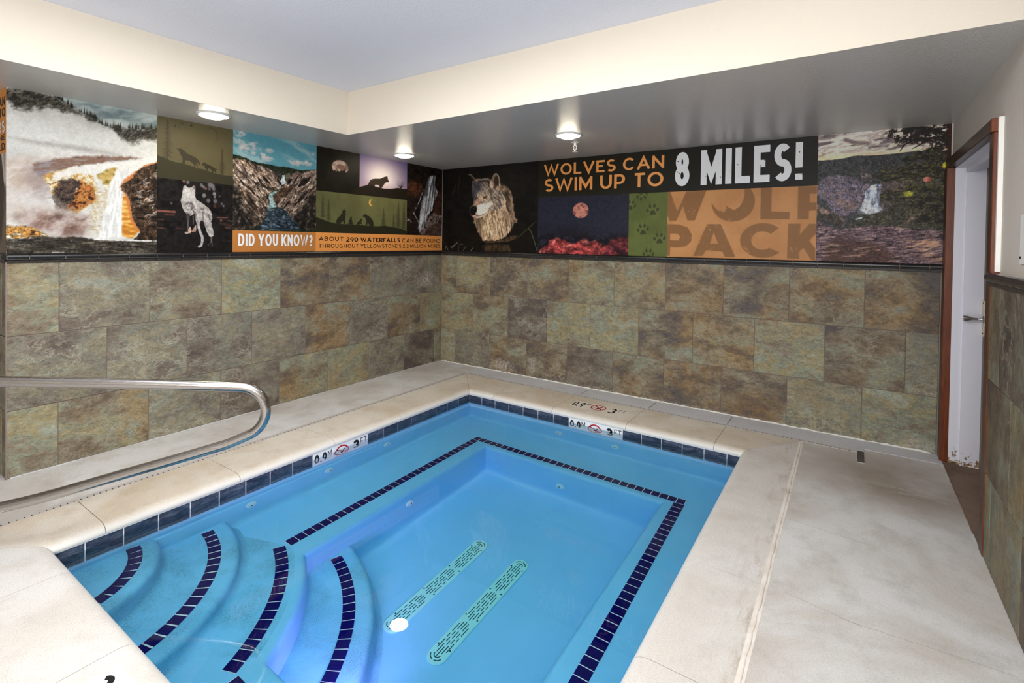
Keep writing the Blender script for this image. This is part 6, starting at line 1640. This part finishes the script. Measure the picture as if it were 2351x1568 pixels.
P.mottle(gy, [(36, 38, 32), (78, 76, 64), (50, 50, 44), (104, 96, 80)], 80, 90, 16)
P.put((140, 118, 108), P.line([(4.518, 1.655), (4.572, 1.703), (4.619, 1.75), (4.661, 1.783)], 0.03, 0.02) * 0.6)
P.put((190, 214, 220), P.line([(4.22, 1.694), (4.255, 1.704)], 0.010, 0.004))
# pine boughs
for B, col in (([(4.376, 2.314), (4.409, 2.367), (4.504, 2.37), (4.633, 2.369), (4.777, 2.365), (4.783, 2.092), (4.751, 2.155), (4.663, 2.196), (4.598, 2.236), (4.507, 2.231), (4.44, 2.265)], (40, 30, 28)),
               ([(4.331, 2.02), (4.398, 2.072), (4.488, 2.073), (4.509, 2.127), (4.585, 2.135), (4.626, 2.199), (4.741, 2.155), (4.759, 1.773), (4.742, 1.619), (4.593, 1.709), (4.483, 1.795), (4.443, 1.817), (4.357, 1.841), (4.391, 1.896), (4.452, 1.922), (4.479, 1.99), (4.423, 1.986), (4.378, 1.975)], (62, 58, 44))):
    m = P.poly(B, 0.02, 0.05, 22, 17)
    m = m * sstep(0.40, 0.50, P.n(60, 80, 18, 6, 0.35))
    P.mottle(m, [tuple(0.55 * v for v in col), col, tuple(1.7 * v for v in col), tuple(0.8 * v for v in col)], 90, 90, 19)
P.put((104, 98, 62), P.poly([(4.331, 2.02), (4.398, 2.072), (4.586, 2.066), (4.693, 2.005), (4.72, 1.909), (4.59, 1.874), (4.46, 1.816), (4.363, 1.848), (4.479, 1.962)], 0.03, 0.04, 20, 20) * sstep(0.56, 0.66, P.n(80, 110, 21, 5, 0.3)) * 0.85)
rg = random.Random(12)
for q, n_, lit in (([(4.754, 2.241), (4.66, 2.305), (4.526, 2.34), (4.393, 2.333)], 26, 0), ([(4.753, 2.294), (4.633, 2.348), (4.504, 2.356)], 22, 0), ([(4.755, 2.201), (4.608, 2.276), (4.445, 2.275)], 24, 0), ([(4.756, 2.154), (4.663, 2.196), (4.584, 2.176)], 16, 0.3),
                   ([(4.752, 2.094), (4.638, 2.13), (4.509, 2.127)], 24, 0.5), ([(4.754, 2.028), (4.586, 2.059), (4.342, 2.019)], 40, 0.8), ([(4.755, 1.974), (4.587, 2.011), (4.378, 1.982)], 34, 0.5), ([(4.757, 1.867), (4.589, 1.915), (4.368, 1.876)], 40, 0.8), ([(4.748, 1.814), (4.617, 1.845), (4.38, 1.847)], 36, 0.5), ([(4.75, 1.74), (4.671, 1.789), (4.537, 1.793)], 26, 0.3), ([(4.746, 1.666), (4.673, 1.708), (4.583, 1.682)], 22, 0.2)):
    P.put((30, 26, 24), P.line(q, 0.008, 0.004, 0.003))
    for k in range(n_):
        t = rg.random() * (len(q) - 1.001); i = int(t); f = t - i
        c = (q[i][0] * (1 - f) + q[i + 1][0] * f + rg.uniform(-0.012, 0.012), q[i][1] * (1 - f) + q[i + 1][1] * f + rg.uniform(-0.02, 0.022))
        r_ = rg.uniform(0.010, 0.022)
        m = P.ell(c, r_, r_ * 0.7, 0.006) * sstep(0.36, 0.56, P.n(150, 190, 40 + k, 3, 0.3))
        P.put((34, 33, 28), m)
        if rg.random() < lit: P.put((126, 118, 70), m * P.ell((c[0] - 0.003, c[1] + 0.005), r_, r_ * 0.5, 0.006) * 0.7)
for q in ([(4.738, 2.276), (4.635, 2.273), (4.555, 2.268), (4.49, 2.233)], [(4.661, 2.271), (4.583, 2.224), (4.551, 2.206)], [(4.555, 2.268), (4.501, 2.239), (4.477, 2.192)], [(4.737, 2.336), (4.634, 2.328), (4.504, 2.349)]):
    P.put((34, 26, 26), P.line(q, 0.012, 0.004, 0.004))
P.put((60, 36, 28), P.line([(4.759, 2.38), (4.759, 2.134), (4.756, 1.907)], 0.036, 0.012) * 0.9)
# foreground rock
rk = P.poly([(3.959, 1.682), (4.043, 1.636), (4.112, 1.614), (4.197, 1.628), (4.292, 1.642), (4.418, 1.645), (4.486, 1.631), (4.568, 1.62), (4.648, 1.613), (4.752, 1.599), (4.803, 1.606), (4.809, 1.333), (3.96, 1.298)], 0.006, 0.008, 60, 22)
P.mottle(rk, [(44, 38, 46), (112, 90, 96), (66, 54, 60), (150, 126, 130), (84, 68, 76)], 26, 110, 23, 0.12)
P.mottle(P.poly([(4.014, 1.495), (4.113, 1.562), (4.259, 1.527), (4.376, 1.479), (4.457, 1.431), (4.453, 1.318), (4.018, 1.3)], 0.03, 0.03, 24) * 0.75, [(46, 32, 28), (98, 70, 60), (62, 44, 38)], 80, 110, 24)
P.put((206, 160, 124), rk * P.poly([(4.543, 1.544), (4.65, 1.558), (4.738, 1.566), (4.742, 1.371), (4.599, 1.434), (4.522, 1.481)], 0.05) * sstep(0.5, 0.64, P.n(14, 70, 25, 5, 0.25)) * 0.75)
P.put((196, 168, 150), rk * sstep(0.60, 0.70, P.n(14, 70, 26, 5, 0.1)) * 0.5)
# lens spots printed in the picture
P.put((206, 122, 110), P.ell([(4.639, 1.975)][0], 0.022, 0.020, 0.006) * 0.85)
P.put((178, 174, 70), P.ell([(4.533, 1.875)][0], 0.027, 0.022, 0.008) * 0.75)
P.put((232, 196, 70), P.ell([(4.74, 2.072)][0], 0.02, 0.022, 0.005))
P.grade(1.28, 10)
P.detail(0.6, hl)
P.detail(0.08)
pic(P, 'river_falls_picture', mural_b)

# ---- strip of another mural on the return wall
mural_a = tag(empty('wall_mural', (-0.6, YE, ZM0)), 'orange lettered mural on the return wall at the left edge', 'mural')
A3 = lambda a, z: np.stack([a, np.full_like(a, YE + 0.0015), z], 1)
P = Pic(-1.2, -0.001, 1.973, ZS, 0.03, 0.03, (236, 158, 84))
o = P.build('banner', A3, PRINT, mural_a); o.matrix_parent_inverse = TI(mural_a); oa = o
for tx, z0_, z1_, mt_, a0_, a1_ in (('CAN', 2.258, 2.312, DARK_INK, -0.24, -0.03), ('TO', 2.192, 2.246, DARK_INK, -0.16, -0.025), ('RS', 2.095, 2.168, WHITE_INK, -0.18, -0.03), ('THE', 2.05, 2.085, DARK_INK, -0.24, -0.03), ('LD', 1.99, 2.035, DARK_INK, -0.17, -0.03)):
    put_text(tx, lambda a, z, i: (a, YE - 0.0006 - i, z), a0_, a1_, z0_, z1_, mt_, oa, 0.17, 1.0, 0.16)
P = Pic(-1.2, -0.001, ZM0, 1.973, 0.008, 0.006, (120, 104, 88))
P.mottle(1 + 0 * P.A, [(70, 62, 54), (128, 114, 98), (92, 82, 70)], 8, 3, 3)
P.put((226, 214, 204), P.poly([(-0.12, 1.98), (-0.06, 1.80), (-0.03, 1.76), (0.0, 1.82), (0.0, 1.98)], 0.01))
P.put((150, 120, 110), P.poly([(-0.07, 1.98), (-0.05, 1.83), (-0.03, 1.98)], 0.01) * 0.6)
o = P.build('picture', A3, PRINT, mural_a); o.matrix_parent_inverse = TI(mural_a)
